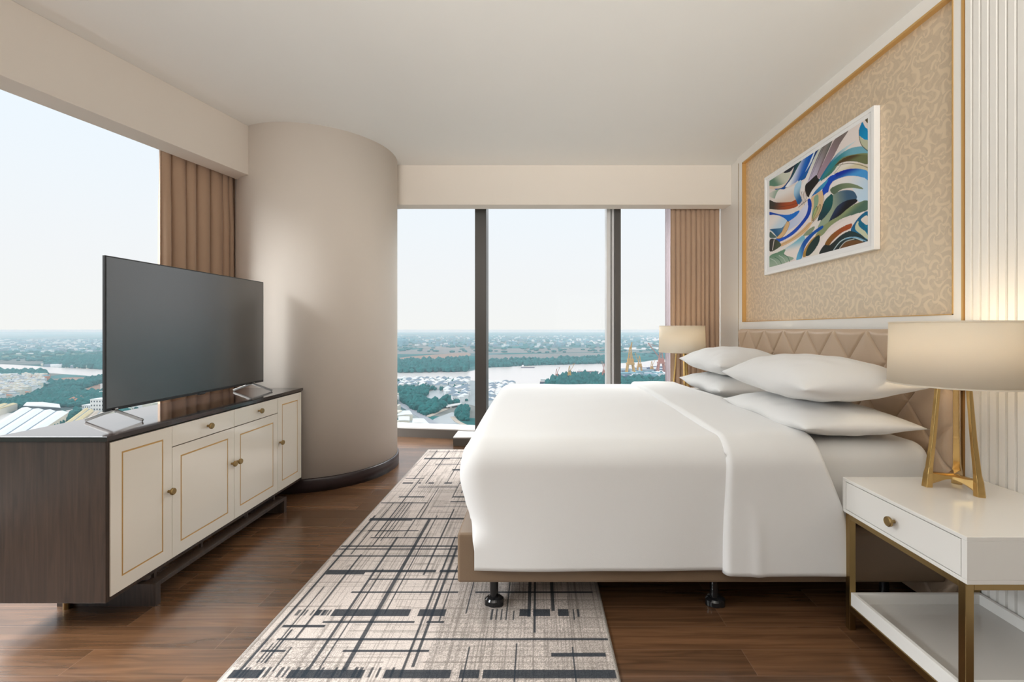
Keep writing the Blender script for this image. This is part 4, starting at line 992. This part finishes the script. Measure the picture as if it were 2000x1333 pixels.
grove('trees among the white villas on the near river bank', [(776,744),(913,744),(913,790),(872,794),(868,766),(776,762)], 170, 4.0)
grove('dark green trees on the headland, seen just above the far edge of the bed', [(1078,747),(1100,742),(1120,738),(1150,741),(1184,738),(1184,760),(1060,762)], 420, 6, ht=1.3)
grove('teal trees beside the shipyard, right of the white window frame', [(1212,742),(1235,740),(1300,736),(1300,765),(1212,765)], 260, 6)
grove('broad band of dark green trees behind the white warehouse roofs', [(0,806),(0,790),(40,784),(70,772),(110,762),(150,762),(165,772),(205,768),(205,786),(160,796),(120,796),(60,797),(30,800)], 1000, 4.6)
grove('line of trees between the brown fields on the near river bank', [(100,750),(150,751),(205,737),(205,748),(170,758),(110,760),(80,760)], 400, 5)
grove('clumps of trees along the near bank behind the dense houses', [(0,729),(90,729),(90,737),(60,743),(0,742)], 420, 6)
grove('wooded far bank of the river on the left, near the television edge', [(90,706),(150,702),(205,699),(205,723),(140,719),(90,716)], 460, 9, ht=1.0)
grove('scattered groves on the plain across the river on the left', [(-40,680),(205,678),(205,699),(90,706),(-40,706)], 330, 11, ht=.5)
grove('scattered groves on the hazy plain beyond the far bank', [(776,664),(1184,664),(1300,664),(1300,700),(1184,690),(776,690)], 420, 14, ht=.35)
grove('row of small trees along the car park beside the warehouses', [(90,836),(120,815),(150,802),(158,806),(130,826),(100,845)], 120, 3.2)

grove('small street trees scattered between the packed houses outside the left window', [(-60,748),(0,744),(50,741),(80,745),(92,757),(75,765),(45,778),(0,788),(-60,800)], 260, 3.2)
grove('tree groves on the plain hidden behind the round column and television', [(207,745),(500,742),(775,745),(775,840),(500,850),(207,820)], 700, 6)
grove('tree groves on the near plain at the foot of the tower, below the sills', [(-300,900),(300,870),(900,860),(1500,790),(2000,800),(2000,1000),(900,1050),(-300,1080)], 600, 5)
# --- houses
def house_mesh(name, w_, d_, h_, roof_h, wall, roof, flat=False):
    mb = MB(); mb.box(-w_/2,w_/2,-d_/2,d_/2,0,h_,0)
    if flat:
        mb.box(-w_/2-.2,w_/2+.2,-d_/2-.2,d_/2+.2,h_,h_+.5,1); mb.box(-w_*.2,w_*.25,-d_*.3,d_*.1,h_+.5,h_+2.6,0)
    else:
        e_ = .6; a_ = w_/2+e_; c_ = d_/2+e_; rl = max(.3, abs(w_-d_)/2)
        top = [(-rl,0),(rl,0)] if w_ > d_ else [(0,-rl),(0,rl)]
        v = [(-a_,-c_,h_),(a_,-c_,h_),(a_,c_,h_),(-a_,c_,h_),(top[0][0],top[0][1],h_+roof_h),(top[1][0],top[1][1],h_+roof_h)]
        f = [(0,1,5,4),(1,2,5),(2,3,4,5),(3,0,4),(3,2,1,0)] if w_ > d_ else [(0,1,4),(1,2,5,4),(2,3,5),(3,0,4,5),(3,2,1,0)]
        mb.add(v, f, 1)
    nw = max(2, int(w_/3)); nf = max(1, int(h_/3.2))
    for fl_ in range(nf):
        for k in range(nw):
            x_ = -w_/2+(k+.5)*w_/nw; z_ = 1.0+fl_*3.1; mb.box(x_-.55,x_+.55,-d_/2-.06,-d_/2,z_,z_+1.4,2)
    o = mb.build(name, [wall, roof, C_['dark']]); me = o.data; bpy.data.objects.remove(o); return me
HM = {'villa': [house_mesh('villa', 11,9,8,3.2,C_['white'],C_['vroof']), house_mesh('villa', 14,9,9,3,C_['white'],C_['groof']), house_mesh('villa', 9,9,9,3,C_['white'],C_['wroof'])],
      'town': [house_mesh('house', 5,14,11,2,C_['white'],C_['bluish'],True), house_mesh('house', 6,12,13,2,C_['white'],C_['groof'],True), house_mesh('house', 5.5,12,9,2,C_['cream'],C_['oroof']), house_mesh('house', 6,10,15,2,C_['cream'],C_['wroof'],True)]}
TL_ = ['narrow white house with a flat blue-green roof','tall narrow white house with a flat grey roof','low cream house with a red-brown roof','tall cream house with a flat white roof']
ri_ = random.Random(21)
def settle(kind, name, label, cat, group, poly, count, ang, gap):
    placed = []; tries = 0
    while len(placed) < count and tries < count*60:
        tries += 1; x_, y_ = G(*rnd_in(poly, ri_))
        if any((x_-a)**2+(y_-b_)**2 < gap*gap for a, b_ in placed): continue
        placed.append((x_, y_))
    for x_, y_ in placed:
        mi_ = ri_.randrange(len(HM[kind])); o = bpy.data.objects.new(name, HM[kind][mi_]); COL.objects.link(o); o.location = (x_, y_, ZG); o.rotation_euler = (0,0,ang+ri_.choice((0,PI/2,PI,-PI/2))+ri_.uniform(-.06,.06))
        tagp(o, label if kind == 'villa' else TL_[mi_]+' in the packed neighbourhood outside', cat, group)
    return placed
settle('villa','villa','white grey-roofed villa in the riverside rows left of the dark window post','house','white villas by the river', [(776,745),(913,745),(913,757),(860,761),(776,760)], 120, .12, 13.5)
settle('villa','villa','white grey-roofed villa between the pond and the dark window post','house','white villas beyond the pond', [(870,764),(913,762),(913,786),(900,788),(872,776)], 34, .5, 13)
settle('villa','villa','white villa seen between the dark window post and the edge of the bed','house','white villas seen beside the bed edge', [(955,752),(1005,754),(985,772),(955,795)], 46, .3, 13)
settle('town','town_house','narrow pale house in the dense neighbourhood seen through the left window','house','houses of the dense neighbourhood', [(-60,748),(0,744),(50,741),(80,745),(92,757),(75,765),(45,778),(0,788),(-60,800)], 300, .35, 8.0)
# far settlements: uncountable pale specks
def specks(label, poly, count, s0, s1, h0, h1, mats):
    mb = MB()
    for _ in range(count):
        x_, y_ = G(*rnd_in(poly, ri_)); w_ = ri_.uniform(s0,s1); d_ = ri_.uniform(s0,s1); h_ = ri_.uniform(h0,h1); mb.box(x_-w_/2,x_+w_/2,y_-d_/2,y_+d_/2,ZG,ZG+h_, ri_.randrange(len(mats)))
    return tagp(mb.build('distant_buildings', [C_[k] for k in mats], kind='stuff'), label, 'buildings')
specks('pale specks of a distant town across the river, seen in the left window', [(-40,664),(205,664),(205,690),(-40,688)], 900, 10, 26, 6, 16, ['white','bluish','groof'])
specks('pale specks of a distant town on the plain, seen through the middle window panes', [(776,657),(1184,656),(1300,657),(1300,676),(1184,680),(776,678)], 800, 14, 34, 7, 20, ['white','bluish','groof','bluish'])
specks('row of small buildings on the far river bank, seen in the left window', [(90,712),(205,716),(205,721),(90,717)], 90, 10, 24, 6, 10, ['white','cream','groof'])
specks('small buildings crowding the near bank behind the dense neighbourhood', [(-40,736),(90,738),(90,745),(-40,744)], 240, 7, 16, 7, 12, ['white','cream','bluish','oroof'])
specks('low dark block of trees and flats on the far plain, at the left edge of the middle window', [(776,668),(788,668),(788,676),(776,676)], 14, 40, 80, 30, 45, ['bluish'])

# --- big roofs close below the left window
def shed(name, label, cat, q, z, wall, roof, ridges=4, h_=10, rise=1.8):
    """q: corners near-left, near-right, far-right, far-left measured at roof height"""
    t_ = [Vector(G(p[0], p[1], z)) for p in q]; a, b_, c, d = t_
    cen = sum(t_, Vector((0,0)))/4; root = thing(name, label, cat, (cen.x, cen.y, ZG))
    MB().prism([tuple(p) for p in t_], ZG, z).build('wall', C_[wall], root)
    P_ = []; nn = ridges*2
    mb = MB()
    for i in range(nn):
        u0, u1 = i/nn, (i+1)/nn; z0_, z1_ = (z+.1, z+rise) if i % 2 == 0 else (z+rise, z+.1)
        p0, p1, p2, p3 = a.lerp(b_,u0), a.lerp(b_,u1), d.lerp(c,u1), d.lerp(c,u0)
        mb.add([(p0.x,p0.y,z0_),(p1.x,p1.y,z1_),(p2.x,p2.y,z1_),(p3.x,p3.y,z0_),(p0.x,p0.y,z-.2),(p1.x,p1.y,z-.2),(p2.x,p2.y,z-.2),(p3.x,p3.y,z-.2)], [(0,1,2,3),(4,5,1,0),(7,3,2,6),(4,0,3,7),(5,6,2,1)])
    mb.build('roof', C_[roof], root)
    g_ = MB()
    for i in range(1, ridges):
        u = i/ridges; p, q_ = a.lerp(b_,u), d.lerp(c,u); g_.bar((p.x,p.y,z+.35),(q_.x,q_.y,z+.35), 1.0, .5)
    if ridges > 1: g_.build('roof_gutter', C_['groof'], root)['kind'] = 'stuff'
    return root
zr = ZG+10
shed('warehouse','large white ridged warehouse roof at the lower left, nearest below the window','warehouse', [(-75,868),(70,848),(134,806),(42,797)], zr, 'cream','wroof', 4)
shed('warehouse','long low white building with a dark front behind the large warehouse roof','warehouse', [(45,793),(118,797),(116,790),(52,786)], ZG+9, 'dark','wroof', 1)
shed('warehouse','small cream-roofed shed at the left edge behind the warehouse','warehouse', [(-40,812),(0,800),(34,789),(0,790)], ZG+9, 'cream','yroof', 2)
shed('factory_hall','long ochre-roofed hall pointing at the television, beside the car park','factory', [(95,850),(122,850),(183,803),(166,798)], ZG+9, 'cream','yroof', 2)
shed('factory_hall','orange-brown roofed hall tucked between the ochre hall and the television','factory', [(138,846),(180,836),(205,808),(186,803)], ZG+8, 'cream','sand', 2)
shed('factory_hall','pair of brown tiled roofs among the trees in the left window','factory', [(128,783),(150,783),(164,776),(146,773)], ZG+8, 'soil','oroof', 2)
def block(name, label, cat, px0, px1, pyb, H, dep, mat, rows_, cols_):
    x0, y_ = G(px0, pyb); x1, _ = G(px1, pyb); root = thing(name, label, cat, ((x0+x1)/2, y_+dep/2, ZG))
    MB().box(x0, x1, y_, y_+dep, ZG, ZG+H).build('walls', C_[mat], root)
    MB().box(x0-.4, x1+.4, y_-.4, y_+dep+.4, ZG+H, ZG+H+.8).build('roof', C_['wroof'], root)
    w_ = (x1-x0)/cols_; h_ = H/rows_
    for i in range(rows_):
        for k in range(cols_):
            MB().box(x0+w_*(k+.3), x0+w_*(k+.7), y_-.08, y_, ZG+h_*(i+.35), ZG+h_*(i+.75)).build('window', C_['dark'], root)
    return root
block('office_block','white office block with rows of small dark windows beside the television edge','building', 176, 203, 812, 22, 16, 'white', 4, 5)
block('office_block','slim cream tower standing right against the television edge','building', 200, 206, 822, 38, 8, 'cream', 6, 2)
block('office_block','low white annex in front of the white office block','building', 160, 178, 806, 10, 12, 'white', 2, 4)
for i, (q, lb_) in enumerate((([(776,812),(806,810),(800,802),(776,804)],'white flat-roofed building by the road, farthest of the group at the column edge'),([(778,822),(800,822),(800,814),(778,814)],'white flat-roofed building second from the road, beside the column edge'),
    ([(805,826),(838,828),(828,818),(806,818)],'white flat-roofed building nearest the canal bend'),([(776,833),(796,832),(796,826),(776,826)],'white flat-roofed building lowest beside the column edge'))):
    shed('flat_roofed_building', lb_, 'building', q, ZG+8, 'cream','wroof', 1, rise=.5)
# foot bridge and quay
bp_ = [G(872,800), G(902,794), G(902,791), G(871,796)]
br = thing('bridge','small pale bridge over the canal left of the dark window post','bridge',(bp_[0][0],bp_[0][1],ZG))
MB().prism(bp_, ZG+2.5, ZG+3.5).build('bridge_deck', C_['pale'], br)
for k in (.25,.75):
    p = Vector(bp_[0]).lerp(Vector(bp_[1]), k); MB().box(p.x-1,p.x+1,p.y,p.y+6,ZG,ZG+2.5).build('pier', C_['pale'], br)

# --- harbour: cranes, barges, ship
def crane(label, px, pyb, H, jib, mat, flip=1):
    x_, y_ = G(px, pyb); t_ = thing('harbour_crane', label, 'crane', (x_, y_, ZG)); w_ = H*.13; pz = H*.36
    for sx in (-1,1):
        for sy in (-1,1): MB().bar((x_+sx*w_, y_+sy*w_, ZG), (x_+sx*w_*.55, y_+sy*w_*.55, ZG+pz), H*.035, H*.035).build('leg', C_[mat], t_)
    MB().box(x_-w_*.8,x_+w_*.8,y_-w_*.8,y_+w_*.8,ZG+pz,ZG+pz+H*.05).build('portal', C_[mat], t_)
    MB().box(x_-w_*.6,x_+w_*.7,y_-w_*.5,y_+w_*.5,ZG+pz+H*.05,ZG+pz+H*.16).build('cab', C_[mat], t_)
    mb = MB()
    for sx in (-1,1): mb.bar((x_+sx*w_*.5,y_,ZG+pz+H*.14),(x_+sx*H*.01,y_,ZG+H*.86), H*.025, H*.025)
    for k in range(5):
        z_ = ZG+pz+H*.16+k*(H*.7-pz)/5; s = w_*.5*(1-k/5.5); mb.bar((x_-s,y_,z_),(x_+s*.8,y_,z_+H*.07), H*.012, H*.012)
    mb.build('mast', C_[mat], t_)
    MB().bar((x_,y_,ZG+pz+H*.12),(x_+flip*jib,y_,ZG+H), H*.022, H*.022, up=(0,1,0)).bar((x_,y_,ZG+H*.86),(x_+flip*jib,y_,ZG+H), H*.01, H*.01, up=(0,1,0)).build('jib', C_[mat], t_)
    return t_
crane('tall yellow harbour crane standing nearest right of the grey window post', 1231, 737, 88, 4, 'crane')
crane('red harbour crane just left of the far lamp shade', 1291, 733, 84, -34, 'craner')
crane('smaller yellow crane between the tallest crane and the lamp shade', 1249, 733, 58, -12, 'crane')
crane('thin orange crane at the shipyard quay, second from the lamp shade', 1273, 731, 40, 10, 'crane')
crane('small red crane on the headland above the far edge of the bed', 1087, 746, 34, 8, 'craner')
crane('small grey-green crane with a raised jib on the headland', 1112, 746, 42, 12, 'crane')
crane('slim red crane just left of the white window frame', 1180, 742, 44, -6, 'craner')
def ship(name, label, px, py, ln, wd, h_, cabin):
    x_, y_ = G(px, py); t_ = thing(name, label, 'ship', (x_, y_, ZG)); a = ln/2
    pts = [(x_-a,y_-wd/2),(x_+a*.8,y_-wd/2),(x_+a,y_),(x_+a*.8,y_+wd/2),(x_-a,y_+wd/2)]
    MB().prism(pts, ZG+.1, ZG+h_).build('hull', C_['hull'], t_)
    MB().prism([(p[0]*.97+x_*.03,p[1]) for p in pts], ZG+h_, ZG+h_+1.0).build('deck', C_['deck'], t_)
    MB().box(x_-a*.9,x_-a*.9+cabin,y_-wd*.35,y_+wd*.35,ZG+h_+1,ZG+h_+7).build('deckhouse', C_['white'], t_)
ship('barge','long low barge on the river in the middle window pane, near the far bank', 1031, 719, 42, 9, 2, 6)
ship('barge','long barge on the river just left of the white window frame', 1148, 728, 60, 11, 2.5, 7)
ship('barge','short barge directly below the long barge left of the window frame', 1144, 732, 16, 6, 2, 4)
ship('cargo_ship','cargo ship moored at the headland above the bed, with a reddish superstructure', 1068, 752, 30, 10, 6, 10)
specks('low buildings on the near plain at the foot of the tower, below the sills', [(-300,900),(300,870),(900,860),(1500,790),(2000,800),(2000,1000),(900,1050),(-300,1080)], 300, 8, 22, 5, 12, ['white','cream','oroof','groof'])
specks('buildings on the plain hidden behind the round column and television', [(207,745),(500,742),(775,745),(775,840),(500,850),(207,820)], 400, 8, 20, 6, 14, ['white','cream','vroof'])
specks('cluttered sheds and hulls of the shipyard below the cranes', [(1212,729),(1297,724),(1297,742),(1212,744)], 150, 8, 34, 4, 14, ['hull','bluish','groof','white'])

# --- haze lying over the plain
m = bpy.data.materials.new('river_haze'); m.use_nodes = True; n = m.node_tree.nodes; n.clear()
vs = n.new('ShaderNodeVolumeScatter'); vs.inputs['Color'].default_value = (.68,.90,1.0,1); vs.inputs['Density'].default_value = HAZE = .00018; vs.inputs['Anisotropy'].default_value = 0.0
oo = n.new('ShaderNodeOutputMaterial'); m.node_tree.links.new(vs.outputs[0], oo.inputs['Volume'])
hz = MB().prism([(-21000,120),(-60,120),(60,120),(21000,120),(21000,16000),(-21000,16000)], ZG-.5, -14); ho_ = hz.build('haze', m, kind='stuff')
tagp(ho_, 'pale bluish haze lying over the river plain outside', 'haze')
